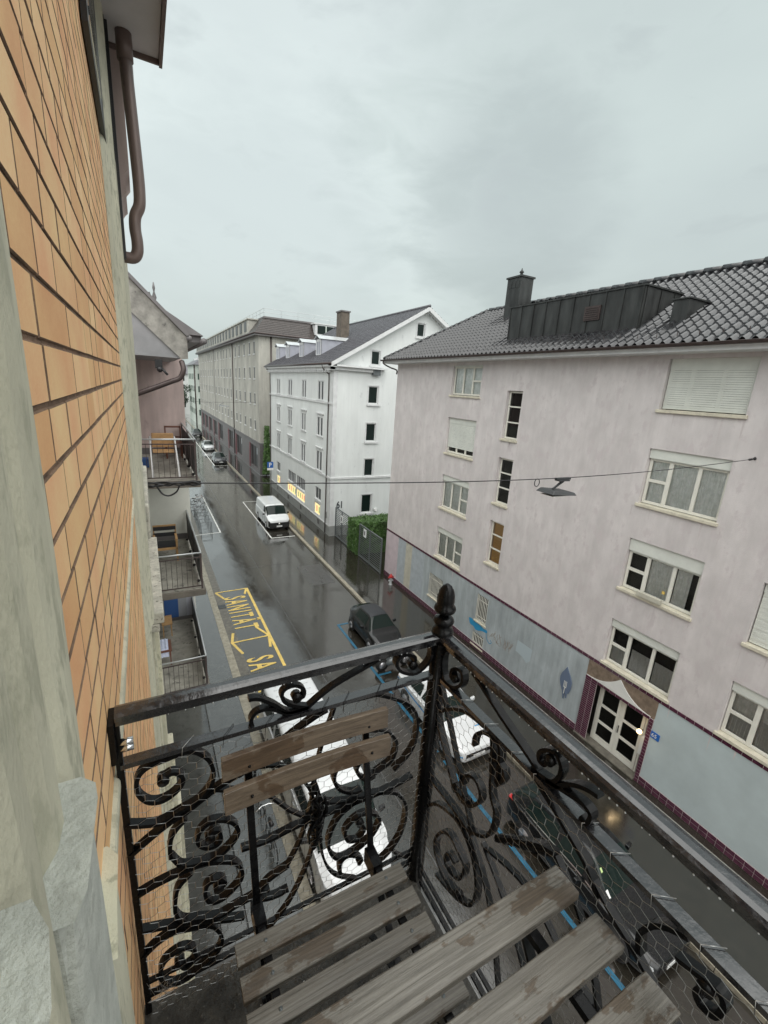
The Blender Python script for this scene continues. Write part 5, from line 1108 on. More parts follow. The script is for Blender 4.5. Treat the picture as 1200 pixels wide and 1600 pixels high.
# water beads
mb = MB(); rw = random.Random(9); y = .86
while y > -.7: mb.ball((FX-.0125, y, 11.7810), rw.uniform(.0014,.0026), 6, 1.1); y -= rw.uniform(.014,.034)
x = .0
while x < .70: mb.ball((x, SY-.0125, 11.7810), rw.uniform(.0010,.0018), 6, 1.1); x += rw.uniform(.016,.05)
o = mb.build('water_beads', m_drop, rl_); o['kind'] = 'stuff'
# ---------------------------------------------------------------- chicken wire
def hexnet(name, P, a0, a1, z0, z1, off, label, p=.036, h=.025, r=.00055):
    mb = MB(); nr = int((z1-z0)/h); nc = int((a1-a0)/p); pt = {}
    def X(i, j, k):
        a = a0+p*(i+(.5 if j % 2 else 0))+(p*.5 if k else 0); z = z1-h*j-(h*.30 if k else 0)
        b = .004*noise.noise(Vector((a*7, z*7, off)))*2; da = .005*noise.noise(Vector((a*5, z*4, 3+off))); dz = .006*noise.noise(Vector((a*4, z*5, 8+off)))
        a = min(max(a+da, a0), a1); return P(a, min(z1+.004, z+dz), off+b)
    def seg(A, B, rr):
        A = Vector(A); B = Vector(B); d = (B-A); 
        if d.length < .003: return
        d.normalize(); u = d.cross(Vector((.3,.2,.9))).normalized(); v = d.cross(u); V = []
        for c in (A, B): V += [c+u*rr, c+(v*.87-u*.5)*rr, c-(v*.87+u*.5)*rr]
        mb.add(V, [(0,1,4,3),(1,2,5,4),(2,0,3,5)])
    for j in range(nr+1):
        for i in range(nc+1):
            t = X(i, j, 0); l = X(i, j, 1); t2 = X(i+1, j, 0)
            if a0+p*(i+1) <= a1+p*.6: seg(t, l, r); seg(l, t2, r)
            if j < nr: # twisted vertical from the low point down to next row top
                i2 = i+1 if j % 2 else i
                b = X(i2, j+1, 0); seg(l, b, r*1.35)
    o = mb.build(name, m_wire); return o
n1_ = hexnet('chicken_wire', lambda a, z, o: (a, o, z), -.095, .715, 10.86, 11.665, SY-.014, '')
tag(n1_, 'hexagonal chicken wire tied over the side railing behind the chair', 'wire mesh')
n2_ = hexnet('chicken_wire', lambda a, z, o: (o, a, z), -.9, .915, 10.82, 11.66, FX-.014, '')
tag(n2_, 'hexagonal chicken wire tied over the front railing beside the table', 'wire mesh')
rt = random.Random(4); k = 0
for y in (.80,.70,.60,.53,.40,.335,.255,.175,.10,.02,-.08,-.2,-.3):
    mb = MB(); mb.tube([(FX-.016,y,11.655),(FX-.0165,y+.004,11.6805),(FX+.0165,y-.010-.01*rt.random(),11.6805),(FX+.017,y-.004,11.66)], .0009, 5); mb.build('wire_tie', m_wire, n2_)
for x in (.02,.11,.21,.30,.36,.42,.52,.58):
    mb = MB(); mb.tube([(x,SY-.015,11.65),(x+.003,SY-.0155,11.6835),(x+.03,SY+.0155,11.6835),(x+.028,SY+.016,11.66)], .0008, 5); mb.build('wire_tie', m_iron if x > .05 else m_wire, n1_)
mb = MB()
for k in range(14): mb.tube([(-.06+rt.gauss(0,.02), SY-.02, 10.94+rt.gauss(0,.02)) for _ in range(3)], .0006, 4)
mb.build('loose_wire', m_wire, n1_)

# ---------------------------------------------------------------- bistro chair
ch_ = thing('bistro_chair', (.32, .68, 10.86), 'folding bistro chair with weathered wooden slats on a black steel frame facing the camera', 'chair')
def slat(x0, x1, y0, y1, z0, z1, name, mat, parent, jz=0):
    rj = random.Random(int(y0*1000)+int(x1*77)); mb = MB(); n = 14; V = []; F = []
    for i in range(n+1):
        t = i/n; x = x0+(x1-x0)*t; w = rj.uniform(-.0006,.0006); b = .0025
        prof = [(y0+w, z0), (y0+w, z1-b), (y0+b+w, z1), ((y0+y1)/2, z1+.0008), (y1-b+w, z1), (y1+w, z1-b), (y1+w, z0)]
        for y, z in prof: V.append((x, y, z+jz*t))
    m = 7
    for i in range(n):
        for k in range(m): F.append((i*m+k, i*m+(k+1) % m, (i+1)*m+(k+1) % m, (i+1)*m+k))
    F += [tuple(range(m))[::-1], tuple(range(n*m, n*m+m))]
    mb.add(V, F); return mb.build(name, mat, parent, bevel=.0008)
SZ = 11.23
for a, b in ((.722,.768),(.655,.702),(.588,.635),(.521,.568),(.454,.501),(.387,.434)): slat(.098, .543, a, b, SZ-.016, SZ, 'seat_slat', m_bench, ch_)
def bslat(z0, z1, y, name):
    mb = MB(); n = 12; V = []; F = []
    for i in range(n+1):
        x = .102+(.545-.102)*i/n; c = .010*math.cos((i/n-.5)*math.pi)
        for yy, zz in ((y+c, z0), (y+c-.016, z0+.002), (y+c-.012, z1), (y+c+.004, z1)): V.append((x, yy, zz))
    for i in range(n):
        for k in range(4): F.append((i*4+k, i*4+(k+1) % 4, (i+1)*4+(k+1) % 4, (i+1)*4+k))
    F += [(3,2,1,0), tuple(range(n*4, n*4+4))]; mb.add(V, F); mb.build(name, m_bench2, ch_, bevel=.0015)
bslat(11.580, 11.640, .905, 'back_slat'); bslat(11.505, 11.568, .880, 'back_slat')
for x in (.165, .488):
    mb = MB(); mb.bar([(x,.922,11.622),(x,.915,11.575),(x,.905,11.52),(x,.895,11.46),(x,.862,11.32),(x,.835,11.2),(x,.60,11.0),(x,.42,10.87)], .018, .006, (1,0,0)); mb.build('back_upright', m_iron, ch_)
    mb = MB(); mb.bar([(x+.012,.40,11.2),(x+.012,.62,11.0),(x+.012,.86,10.87)], .018, .006, (1,0,0)); mb.build('leg', m_iron, ch_)
    mb = MB(); mb.box(x-.009,x+.009,.39,.80,SZ-.032,SZ-.018); mb.box(x-.014,x+.014,.79,.85,SZ-.06,SZ-.01); mb.build('seat_rail', m_iron, ch_)
    mb = MB()
    for z, y in ((11.60,.8945),(11.535,.868)): mb.ball((x,y,z), .004, 6)
    mb.build('bolt', m_iron, ch_)
mb = MB(); mb.tube([(.165,.45,10.90),(.488,.45,10.90)], .006, 6); mb.tube([(.165,.82,10.91),(.488,.82,10.91)], .006, 6); mb.build('cross_bar', m_iron, ch_)
# ---------------------------------------------------------------- table
for k_, (a, b) in enumerate(((.722,.768),(.655,.702),(.588,.635),(.521,.568),(.454,.501))):
    for x in (.165,.488):
        mb = MB(); mb.tube([(x,(a+b)/2,SZ-.001),(x,(a+b)/2,SZ+.0014)], .0045, 8); mb.build('screw', m_fence, ch_)
tb = thing('folding_table', (.4, .2, 10.86), 'weathered wet wooden slat table in front of the chair at the front railing', 'table')
TZ = 12.5-.98
for i, (a, b) in enumerate(((.378,.442),(.276,.340),(.174,.238),(.072,.136),(-.03,.034))): slat(-.02, .728-(.0 if i else 0), a, b, TZ-.02, TZ, 'table_slat', m_bench, tb)
for x in (.10, .60):
    mb = MB(); mb.box(x-.010,x+.010,-.03,.44,TZ-.038,TZ-.0205); mb.build('support_bar', m_iron, tb)
    mb = MB(); mb.bar([(x,.40,TZ-.04),(x,.15,11.1),(x,-.05,10.87)], .02, .008, (1,0,0)); mb.build('leg', m_iron, tb)
    mb = MB(); mb.bar([(x+.015,-.02,TZ-.04),(x+.015,.15,11.1),(x+.015,.40,10.87)], .02, .008, (1,0,0)); mb.build('leg', m_iron, tb)
# ---------------------------------------------------------------- cable and street lamp
cb = thing('lamp_cable', (7, 5.63, 11.2), 'thin steel cable strung across the street carrying the lamp', 'cable')
mb = MB(); pts = []
for i in range(41):
    t = i/40; x = -.12+14.1*t; z = 11.30+.05*t-.22*math.sin(math.pi*t)*1.0 if t < .5 else 11.30+.05*t-.22*math.sin(math.pi*t)
    pts.append((x, 5.63, z))
mb.tube(pts, .0085, 6); mb.build('cable', m_black, cb)
mb = MB(); mb.tube([(13.72,5.63,11.335),(13.86,5.63,11.345)], .03, 8); mb.tube([(13.86,5.63,11.345),(14.0,5.63,11.36)], .012, 6); mb.ball((13.99,5.63,11.36), .04, 8); mb.build('wall_anchor', m_black, cb)
mb = MB(); rc = random.Random(2)
for k in range(5):
    mb.tube(smooth([(-.08+.09*i+rc.uniform(-.02,.02), 5.6+rc.uniform(-.03,.03), 11.275+rc.uniform(-.025,.03)) for i in range(8)], 4), .009, 5)
mb.tube(smooth([(.06,5.6,11.28),(.12,5.6,11.17),(.19,5.6,11.14),(.27,5.6,11.18),(.31,5.6,11.26)], 5), .010, 6)
mb.build('cable_loops', m_black, cb)
mb = MB(); mb.tube([(6.2+.06*math.cos(a), 5.63, 11.04+.07*math.sin(a)) for a in [math.pi*2*k/20 for k in range(21)]], .008, 5); mb.build('cable_coil', m_black, cb)
lm = thing('street_lamp', (6.85, 5.63, 10.85), 'flat dark street lamp hanging from the cable over the street', 'street lamp')
zc = 11.30+.05*.49-.22
mb = MB(); mb.box(6.68,7.05,5.60,5.66,zc-.035,zc+.005); mb.box(6.72,7.0,5.57,5.69,zc-.055,zc-.036); mb.build('clamp', m_lampbody, lm)
mb = MB(); mb.bar([(6.86,5.60,zc-.05),(6.62,5.62,zc-.20)], .03, .03, (0,1,0)); mb.bar([(6.90,5.66,zc-.05),(6.66,5.66,zc-.22)], .02, .02, (0,1,0)); mb.build('arm', m_lampbody, lm)
mb = MB(); mb.hexa([(6.42,5.42,10.84),(7.05,5.40,10.80),(7.05,5.86,10.80),(6.42,5.84,10.84)], [(6.50,5.46,10.91),(7.02,5.44,10.855),(7.02,5.82,10.855),(6.50,5.80,10.91)]); hdl = mb.build('lamp_head', m_lampbody, lm, bevel=.012)
mb = MB(); mb.box(6.5, 6.98, 5.48, 5.78, 10.79, 10.797); mb.build('lamp_glass', m_shut, hdl)
# second lamp far down the street
l2 = thing('street_lamp', (9.0, 62, 9.0), 'distant street lamp on its cable in front of the long grey block', 'street lamp')
mb = MB(); mb.tube([(1.0,62,9.6),(7,62,9.45),(13.35,62,9.7)], .015, 4); mb.build('cable', m_black, l2); mb = MB(); mb.hexa([(8.6,61.7,9.1),(9.9,61.7,9.0),(9.9,62.3,9.0),(8.6,62.3,9.1)], [(8.7,61.8,9.2),(9.8,61.8,9.08),(9.8,62.2,9.08),(8.7,62.2,9.2)]); mb.tube([(9.2,62,9.48),(8.8,62,9.2)], .03, 4); mb.build('lamp_head', m_fence, l2)
# ---------------------------------------------------------------- vehicles (built facing -y with the nose at y=0, length along +y)
def interp(keys, s):
    n = len(keys); s = min(max(s, 0), n-1-1e-6); i = int(s); f = s-i
    g = lambda k: keys[min(max(k, 0), n-1)]
    a, b, c, d = g(i-1), g(i), g(i+1), g(i+2)
    return [.5*((2*q)+(r-p_)*f+(2*p_-5*q+4*r-t)*f*f+(3*q-p_-3*r+t)*f**3) for p_, q, r, t in zip(a, b, c, d)]
class Shell:
    # stations: (y, wsill, wbelt, wroof, zsill, zmid, zbelt, ztop)
    def __init__(s, st): s.st = st
    def row(s, S_):
        y, ws, wb, wr, zs, zm, zb, zt = interp(s.st, S_)
        up = zt-zb
        return [(ws*.9, y, zs), (ws, y, zs+.08), (wb*1.0, y, zm), (wb*.985, y, zb-.05), (wb*.955, y, zb), (wr+(wb*.95-wr)*.45, y, zb+up*.5), (wr, y, zb+up*.88), (wr*.86, y, zb+up*.985), (wr*.5, y, zb+up*1.03), (0, y, zb+up*1.05)]
    def P(s, S_, t):            # t in 0..9 right side, negative for the mirrored side handled by caller
        return interp(s.row(S_), t)
    def body(s, nn=6, sub=3):
        mb = MB(); mb.s = True; NS = (len(s.st)-1)*nn; T = [k/sub for k in range(9*sub+1)]; V = []
        for i in range(NS+1):
            S_ = i/nn; r = [s.P(S_, t) for t in T]
            V += [tuple(p) for p in r]+[(-p[0], p[1], p[2]) for p in r[-2::-1]]
        m = 2*len(T)-1
        F = [(i*m+k, i*m+k+1, (i+1)*m+k+1, (i+1)*m+k) for i in range(NS) for k in range(m-1)]
        F += [tuple(range(m))[::-1], tuple(range(NS*m, NS*m+m))]
        F += [(i*m, (i+1)*m, (i+1)*m+m-1, i*m+m-1) for i in range(NS)]
        mb.add(V, F); return mb
    def patch(s, c, side=1, off=.006, n=8, mb=None):      # c: four (S,t) corners; side 1/-1, or 0 = across the middle (t mirrored)
        mb = mb or MB(); V = []; t_ = mb.s; mb.s = True
        for i in range(n+1):
            for j in range(n+1):
                u, v = i/n, j/n
                S_ = (c[0][0]*(1-u)+c[1][0]*u)*(1-v)+(c[3][0]*(1-u)+c[2][0]*u)*v
                t = (c[0][1]*(1-u)+c[1][1]*u)*(1-v)+(c[3][1]*(1-u)+c[2][1]*u)*v
                m = 1
                if t > 9: t = 18-t; m = -1
                e = .02; p = Vector(s.P(S_, t)); a = Vector(s.P(S_+e, t))-Vector(s.P(S_-e, t)); b = Vector(s.P(S_, min(t+.05, 9)))-Vector(s.P(S_, t-.05))
                nn_ = b.cross(a)
                if nn_.length < 1e-9: nn_ = Vector((1,0,0))
                nn_.normalize()
                if nn_.x < 0 and abs(nn_.x) > .25 or nn_.z < -.2: nn_ = -nn_
                p = p+nn_*off; x = p.x*m*(side or 1)
                V.append((x, p.y, p.z))
        mb.add(V, [(i*(n+1)+j, (i+1)*(n+1)+j, (i+1)*(n+1)+j+1, i*(n+1)+j+1) for i in range(n) for j in range(n)]); mb.s = t_
        return mb
def wheels(t, W_, ys, r, org):
    for y in ys:
        for sd in (1, -1):
            x = sd*(W_/2-.10); mb = MB(); mb.tube([(org[0]+x-.11, org[1]+y, r), (org[0]+x+.11, org[1]+y, r)], r, 20); w = mb.build('wheel', m_tyre, t)
            mb = MB(); c = (org[0]+x+sd*.112, org[1]+y, r); mb.tube([(c[0], c[1], c[2]), (c[0]+sd*.006, c[1], c[2])], r*.62, 16)
            for k in range(5): a = k*2*math.pi/5; mb.bar([(c[0]+sd*.012, c[1], c[2]), (c[0]+sd*.012, c[1]+r*.6*math.cos(a), c[2]+r*.6*math.sin(a))], .012, .06, (1,0,0))
            mb.build('rim', m_rim, w)
            mb = MB(); mb.tube([(org[0]+x-.10, org[1]+y, r+.02), (org[0]+sd*(W_/2-.012), org[1]+y, r+.02)], r+.055, 20); mb.build('wheel_arch', m_black, t)
def off(mb, org): mb.v = [(x+org[0], y+org[1], z+org[2]) for x, y, z in mb.v]; return mb
def car(name, org, st, W_, paint, label, cat='car', group=None, glassm=None, roof=None, ws=(3.0,4.0), rear=(7,8), side=((4.0,5.4),(5.5,6.9)), hood=None, lamps=True, tt=8.2, wy=(.8,3.2), wr=.31, plate=True, mirrors=3.9, extra=None):
    t = thing(name, org, label, cat, group); sh = Shell(st); G = m_cglass
    off(sh.body(), org).build('body', paint, t)
    a, b = ws
    mb = sh.patch([(a, 5.2-.55), (b, 5.9), (b, 18-5.9), (a, 18-4.65)], 1, .008, 12); off(mb, org).build('windscreen', G, t)
    a, b = rear
    mb = sh.patch([(b, 4.9), (a, 5.9), (a, 12.1), (b, 13.1)], 1, .008, 10); off(mb, org).build('rear_window', G, t)
    for (a, b) in side:
        for sd in (1, -1):
            mb = sh.patch([(a, 4.35), (b, 4.35), (b-.05, 5.85), (a+.12, 5.85)], sd, .007, 6); off(mb, org).build('side_window', G, t)
    if roof: mb = sh.patch([(ws[1]+.05, 6.5), (rear[0]-.05, 6.5), (rear[0]-.05, 11.5), (ws[1]+.05, 11.5)], 1, .010, 12); off(mb, org).build('roof', roof, t)
    for sd in (1, -1):
        mb = sh.patch([(.35, 2.6), (1.15, 2.9), (1.2, 3.8), (.5, 3.7)], sd, .010, 5); off(mb, org).build('headlamp', m_lens, t)
        n = len(st)-1; mb = sh.patch([(n-.9, 2.6), (n-.25, 2.6), (n-.3, 3.9), (n-.95, 3.9)], sd, .010, 5); off(mb, org).build('tail_lamp', m_redl, t)
        y, ws_, wb, wr_, zs, zm, zb, zt = interp(st, mirrors)
        mb = MB(); mb.hexa([(sd*(wb+.02), y-.02, zb+.0), (sd*(wb+.22), y+.02, zb+.02), (sd*(wb+.22), y+.12, zb+.02), (sd*(wb+.02), y+.10, zb)], [(sd*(wb+.02), y-.02, zb+.13), (sd*(wb+.20), y+.02, zb+.15), (sd*(wb+.20), y+.11, zb+.15), (sd*(wb+.02), y+.10, zb+.13)]); off(mb, org).build('wing_mirror', paint if W_ < 1.9 else m_black, t, bevel=.02)
        mb = MB(); yy = interp(st, (side[0][0]+side[0][1])/2+.3)[0]; mb.box(sd*(wb+.0), sd*(wb+.022), yy, yy+.16, zb-.17, zb-.14); off(mb, org).build('door_handle', m_chrome, t)
    y0 = st[0][0]
    mb = MB(); mb.box(-W_*.30, W_*.30, y0-.012, y0+.05, st[0][4]+.16, st[0][4]+.30); off(mb, org).build('grille', m_black, t)
    mb = MB(); mb.box(-.26, .26, y0-.03, y0-.014, st[0][4]+.12, st[0][4]+.22); off(mb, org).build('number_plate', m_plate, t)
    # door seams
    mb = MB()
    for q in {side[0][0], side[0][1]+.04, side[-1][1]}:
        for sd in (1, -1):
            pts = [Vector(sh.P(q, t_)) for t_ in (1.1, 1.8, 2.5, 3.2, 4.0)]; mb.tube([(sd*(p.x+.001)+org[0], p.y+org[1], p.z+org[2]) for p in pts], .005, 4)
    mb.build('door_seam', m_black, t)
    wheels(t, W_, wy, wr, org)
    if extra: extra(t, sh, org)
    return t
# hatchback stations, nose first: (y, wsill, wbelt, wroof, zsill, zmid, zbelt, ztop)
def hatch(L, W_, H, hood=.78, belt=.92, scr=(.24, .43), tail=.97, rr=.62, rb=.98):
    w = W_/2
    return [(0, w*.72, w*.74, w*.60, .22, .45, .60, .66), (.04*L, w*.88, w*.90, w*.72, .20, .48, .66, .74), (.12*L, w*.96, w*.97, w*.78, .18, .52, hood-.05, hood+.02),
            (scr[0]*L, w*.98, w, w*.80, .18, .55, hood+.04, hood+.10), (scr[1]*L, w*.98, w, w*rr, .18, .55, belt, H-.02), (.56*L, w*.98, w, w*rr, .18, .55, belt+.01, H),
            (.74*L, w*.98, w, w*rr, .18, .55, belt+.02, H-.02), (.88*L, w*.97, w*rb, w*rr*.96, .20, .58, belt+.04, H-.14), (.975*L, w*.92, w*.93, w*.70, .24, .60, belt, belt+.16), (L, w*.80, w*.84, w*.62, .30, .55, belt-.18, belt-.05)]
# 1 black compact with soft top
st = hatch(3.45, 1.64, 1.46, .84, .92, (.22,.38), rr=.62, rb=.93)
st[5] = st[5][:7]+(1.47,); st[6] = st[6][:3]+(st[6][3]*.95,)+st[6][4:7]+(1.40,); st[7] = st[7][:3]+(st[7][3]*.84,)+st[7][4:7]+(1.20,); st[8] = (st[8][0], st[8][1]*.95, st[8][2]*.88, st[8][3]*.86)+st[8][4:]; st[9] = (st[9][0], st[9][1]*.9, st[9][2]*.80, st[9][3]*.8)+st[9][4:]
car('parked_car', (9.80, 16.40, 0), st, 1.66, m_cblack, 'small round black car with grey soft top parked ahead of the motorcycle', group='cars parked along the right kerb', roof=m_cgrey, ws=(3.15,3.95), rear=(6.6,7.6), side=((4.0,5.9),), wy=(.62,2.8), wr=.30)
# 2 white car with blue stripes
st = hatch(4.45, 1.84, 1.52, .90, .98, (.25,.40), rr=.64)
def stripes(t, sh, org):
    for sd in (1, -1):
        mb = sh.patch([(.15, 1.9), (1.3, 1.6), (1.3, 2.0), (.15, 2.3)], sd, .012, 5); off(mb, org).build('blue_stripe', m_cyan, t)
        mb = sh.patch([(2.2, 2.2), (8.0, 2.6), (8.0, 2.75), (2.2, 2.35)], sd, .010, 12); off(mb, org).build('blue_stripe', m_cyan, t)
    mb = MB(); mb.box(.25, .62, .62, .66, .935, .945); off(mb, org).build('bonnet_lettering', m_cyan, t)
car('parked_car', (9.55, 9.35, 0), st, 1.84, m_cwhite, 'white car with blue stripes parked behind the corner post of the railing', group='cars parked along the right kerb', ws=(3.1,3.95), rear=(6.7,7.7), side=((4.0,5.1),(5.2,6.6)), wy=(.85,3.55), wr=.33, extra=stripes)
NOTE = (.60, .78, .98, 1.16, 1.075, 1.079); STK = (.30, .37, 1.36, 1.43, 1.21, 1.214)
# 3 black estate beneath the front railing
st = hatch(4.6, 1.82, 1.48, .84, .94, (.26,.42), rr=.62)
def inside(t, sh, org):
    mb = sh.patch([(3.12, 6.3), (3.30, 6.3), (3.30, 7.1), (3.12, 7.1)], -1, .016, 3); off(mb, org).build('windscreen_note', m_signw, t)
    mb = sh.patch([(3.62, 7.0), (3.72, 7.0), (3.72, 7.3), (3.62, 7.3)], -1, .016, 3); off(mb, org).build('sticker', m_litgreen, t)
    mb = sh.patch([(7.55, 3.2), (8.5, 3.3), (8.5, 4.7), (7.9, 4.6)], -1, .016, 6); off(mb, org).build('tail_lamp', m_redl, t)
    for sd in (1, -1): mb = sh.patch([(3.2, 4.25), (7.6, 4.25), (7.6, 4.33), (3.2, 4.33)], sd, .012, 14); off(mb, org).build('chrome_strip', m_chrome, t)
car('parked_car', (9.75, 2.75, 0), st, 1.82, m_cblack, 'black car with red tail lamp parked right below the front railing', group='cars parked along the right kerb', ws=(3.1,3.95), rear=(6.7,7.7), side=((4.0,5.2),(5.3,6.7)), wy=(.85,3.7), wr=.33, extra=inside)
# far cars
st = hatch(4.4, 1.8, 1.5, .88, .95)
car('parked_car', (9.75, 69.6, 0), st, 1.8, m_cdark, 'dark car nearest in the far row parked along the grey block', group='cars parked down the street', wy=(.85,3.5))
st = hatch(4.2, 1.8, 1.55, .90, .98)
car('parked_car', (9.75, 83.2, 0), st, 1.8, m_csilver, 'silver car parked between two dark cars down the street', group='cars parked down the street', wy=(.85,3.3))
st = hatch(4.4, 1.8, 1.5, .88, .95)
car('parked_car', (9.95, 103.5, 0), st, 1.8, m_cblack, 'farthest of the dark cars parked down the street', group='cars parked down the street', wy=(.85,3.5))
# white panel van in the middle distance
def van_st(L, W_, H, nose=.95, belt=1.15, scr=(.14,.30)):
    w = W_/2
    return [(0, w*.80, w*.82, w*.66, .30, .55, .82, .92), (.03*L, w*.93, w*.95, w*.74, .24, .58, nose, nose+.08), (.07*L, w*.98, w*.98, w*.78, .22, .6, nose+.08, nose+.16),
            (scr[0]*L, w*.99, w, w*.80, .22, .62, belt, belt+.10), (scr[1]*L, w, w, w*.86, .22, .62, belt+.05, H-.05), (.42*L, w, w, w*.87, .22, .62, belt+.06, H), (.70*L, w, w, w*.87, .22, .62, belt+.06, H), (.93*L, w, w, w*.87, .22, .62, belt+.06, H-.01), (.985*L, w*.99, w*.99, w*.86, .24, .62, belt+.05, H-.06), (L, w*.97, w*.97, w*.82, .26, .62, belt, H-.22)]
st = van_st(5.1, 1.93, 1.93)
def van1(t, sh, org):
    mb = sh.patch([(.0, 1.2), (.0, 3.2), (1.0, 3.0), (1.0, 1.2)], 1, .014, 6); sh.patch([(.0, 1.2), (.0, 3.2), (1.0, 3.0), (1.0, 1.2)], -1, .014, 6, mb); mb.box(-.86, .86, -.03, .02, .30, .74); mb.box(-.80, .80, -.05, -.0, .24, .50); off(mb, org).build('bumper', m_black, t, bevel=.02)
    mb = MB(); mb.box(-.24, .24, -.072, -.052, .36, .47); off(mb, org).build('number_plate', m_plate, t)
    for k, x in enumerate((-.02, .22, .46)):
        mb = MB(); y = .40; mb.box(x, x+.17, .33, .36, 1.078, 1.088); mb.box(x+.02, x+.15, .40, .43, 1.092, 1.10); off(mb, org).build('bonnet_lettering', m_cyan, t)
    mb = MB(); mb.tube([(0,.0,.62),(0,-.045,.62)], .09, 12); off(mb, org).build('front_badge', m_chrome, t)
car('parked_van', (9.75, 36.6, 0), st, 1.93, m_cwhite, 'white panel van with black bumper parked in the white marked bay by the lit windows', 'van', ws=(3.05,3.95), rear=(8.4,8.8), side=((3.75,4.9),), wy=(.85,4.0), wr=.33, mirrors=3.5, extra=van1)
# large white van under the side railing
st = van_st(7.0, 1.98, 2.10, 1.0, 1.25, (.10,.25))
def van2(t, sh, org):
    for k in range(13): 
        mb = MB(); y = 2.6+k*.32; mb.box(-.62, .62, y, y+.03, 2.125, 2.142); off(mb, org).build('roof_rib', m_cwhite, t)
    for sd in (1, -1):
        for a, b in ((5.0, 5.95), (6.05, 6.9), (7.0, 7.9)): mb = sh.patch([(a, 4.3), (b, 4.3), (b, 5.8), (a, 5.8)], sd, .008, 5); off(mb, org).build('side_window', m_cglass, t)
    mb = MB(); mb.box(-.70, .70, .76, .80, 1.21, 1.225); mb.bar([(-.4,.84,1.29),(.3,.98,1.38)], .02, .02, (0,0,1)); off(mb, org).build('wiper', m_black, t)
    mb = MB(); mb.box(-.55, -.25, 1.02, 1.10, 1.47, 1.474); off(mb, org).build('windscreen_sticker', m_signw, t)
car('parked_van', (3.93, 7.05, 0), st, 1.98, m_cwhite, 'large white van parked on the yellow lettering below the side railing', 'van', ws=(3.05,3.95), rear=(8.4,8.8), side=((3.75,4.8),), wy=(1.0,5.4), wr=.35, mirrors=3.45, extra=van2)
# ---------------------------------------------------------------- motorcycles and bicycles
def motorcycle(x, y, label, L=1.9):
    t = thing('motorcycle', (x, y, 0), label, 'motorcycle')
    for dx in (-.62, .62):
        mb = MB(); mb.tube([(x+dx, y-.06, .3), (x+dx, y+.06, .3)], .30, 16); w = mb.build('wheel', m_tyre, t); mb = MB(); mb.tube([(x+dx, y-.064, .3), (x+dx, y+.064, .3)], .17, 12); mb.build('rim', m_rim, w)
    mb = MB(); mb.tube([(x-.45,y,.35),(x-.2,y,.42),(x+.15,y,.42),(x+.4,y,.55)], [.12,.2,.2,.1], 10); mb.build('engine', m_fence, t)
    mb = MB(); mb.tube([(x+.35,y,.86),(x+.1,y,.92),(x-.1,y,.84)], [.09,.17,.11], 10); mb.build('tank', m_cblack, t)
    mb = MB(); mb.tube([(x-.08,y,.82),(x-.4,y,.80),(x-.78,y,.90)], [.12,.14,.08], 8); mb.build('seat', m_black, t)
    mb = MB(); mb.tube([(x+.62,y-.08,.3),(x+.42,y-.08,.98)], .03, 6); mb.tube([(x+.62,y+.08,.3),(x+.42,y+.08,.98)], .03, 6); mb.tube([(x+.32,y-.36,1.06),(x+.44,y-.12,1.02),(x+.44,y+.12,1.02),(x+.32,y+.36,1.06)], .018, 6); mb.build('fork', m_chrome, t)
    for sd in (1, -1): mb = MB(); mb.tube([(x+.40,y+sd*.25,1.04),(x+.44,y+sd*.30,1.18)], .01, 5); mb.ball((x+.44,y+sd*.31,1.22), .06, 8); mb.build('mirror', m_chrome, t)
    mb = MB(); mb.ball((x+.56,y,.9), .11, 10); mb.build('headlamp', m_lens, t); mb = MB(); mb.tube([(x-.7,y+.16,.3),(x+.1,y+.18,.3)], .05, 8); mb.build('exhaust', m_chrome, t)
    mb = MB(); mb.box(x-.95,x-.6,y-.2,y+.2,.86,1.1); mb.build('rear_box', m_black, t, bevel=.03)
    return t
mc = motorcycle(9.45, 15.35, 'black motorcycle parked between the small black car and the white striped car')
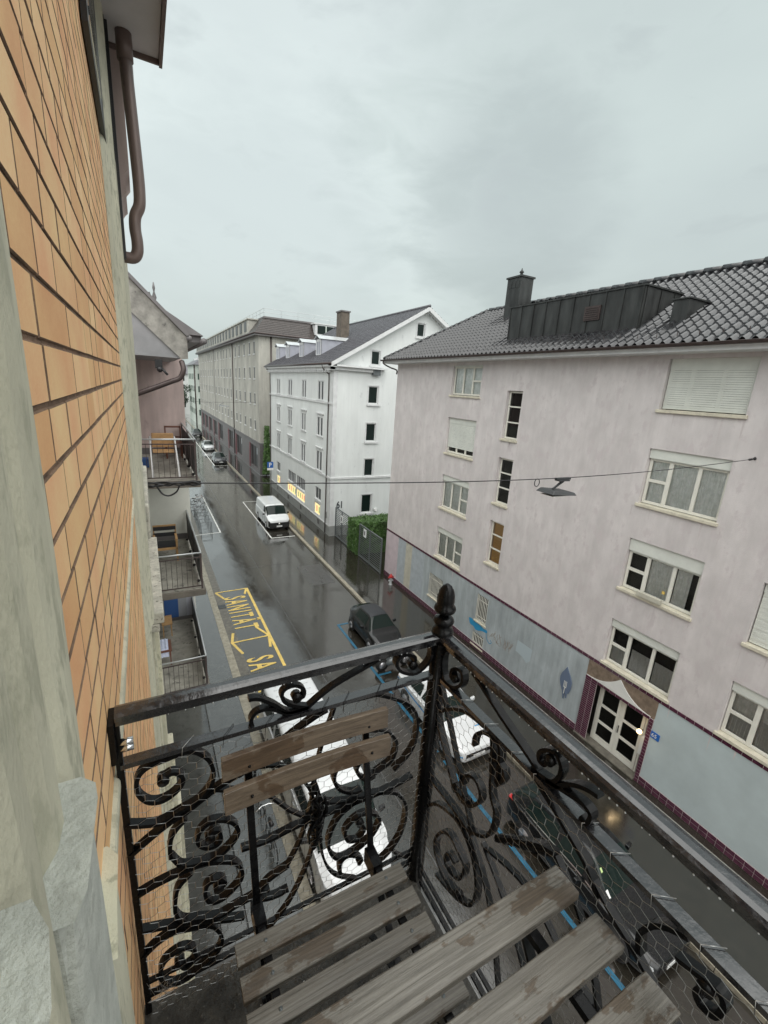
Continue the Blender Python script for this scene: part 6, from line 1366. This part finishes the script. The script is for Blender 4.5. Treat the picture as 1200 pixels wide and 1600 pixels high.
def bicycle(x, y, ang, col, label, group):
    t = thing('bicycle', (0, 0, 0), label, 'bicycle', group)
    for dx in (-.52, .52):
        mb = MB(); n = 20; mb.tube([(dx+.33*math.cos(2*math.pi*k/n), 0, .34+.33*math.sin(2*math.pi*k/n)) for k in range(n+1)], .016, 5, False)
        w = mb.build('wheel', m_tyre, t); mb = MB()
        for k in range(8): a = math.pi*k/8; mb.tube([(dx-.32*math.cos(a), 0, .34-.32*math.sin(a)), (dx+.32*math.cos(a), 0, .34+.32*math.sin(a))], .002, 3)
        mb.build('spokes', m_rim, w)
    mb = MB()
    for a, b in (((-.52,0,.34),(-.05,0,.30)),((-.05,0,.30),(-.18,0,.82)),((-.18,0,.78),(-.52,0,.34)),((-.05,0,.30),(.36,0,.74)),((-.16,0,.74),(.34,0,.82)),((.32,0,.90),(.52,0,.34))): mb.tube([a, b], .018, 6)
    mb.build('frame', col, t)
    mb = MB(); mb.tube([(-.30,0,.93),(-.05,0,.94)], [.07,.03], 8); mb.build('saddle', m_black, t)
    mb = MB(); mb.tube([(.22,-.28,1.02),(.32,-.1,1.0),(.32,.1,1.0),(.22,.28,1.02)], .014, 6); mb.tube([(.32,0,.9),(.32,0,1.0)], .016, 6); mb.build('handlebar', m_chrome, t)
    t.location = (x, y, 0); t.rotation_euler = (0, 0, ang); WL[t.name] = Vector((x, y, 0)); return t
for i in range(7):
    y = 38.1+i*1.02
    pass
hoop = None
def hoop_mb(x, y):
    mb = MB(); mb.tube(smooth([(x-.42,y,.0),(x-.42,y,.68),(x-.36,y,.80),(x+.36,y,.80),(x+.42,y,.68),(x+.42,y,.0)], 3), .03, 8); return mb
first = None; names = ['nearest', 'second', 'third', 'fourth', 'fifth', 'sixth']
for i in range(6):
    o = hoop_mb(3.95, 38.0+i*1.08).build('bicycle_stand', m_fence); tag(o, '%s steel hoop bicycle stand counted from the open end of the white marked bay' % names[i], 'bicycle stand', 'row of bicycle stands')
bicycle(4.0, 44.8, .15, m_rim, 'silver bicycle leaning at the far end of the bicycle stands', 'bicycles at the stands')
bicycle(3.9, 46.0, -.1, m_cblack, 'black bicycle behind the silver one at the bicycle stands', 'bicycles at the stands')
bicycle(4.3, 47.4, .3, m_redbr, 'red brown bicycle farthest along at the bicycle stands', 'bicycles at the stands')
bicycle(2.30, 11.6, 1.5, m_cblack, 'black bicycle parked on the pavement left of the large white van', 'bicycles beside the white van')
bicycle(2.25, 9.6, 1.62, m_fence, 'grey bicycle parked nearest below the chair left of the white van', 'bicycles beside the white van')
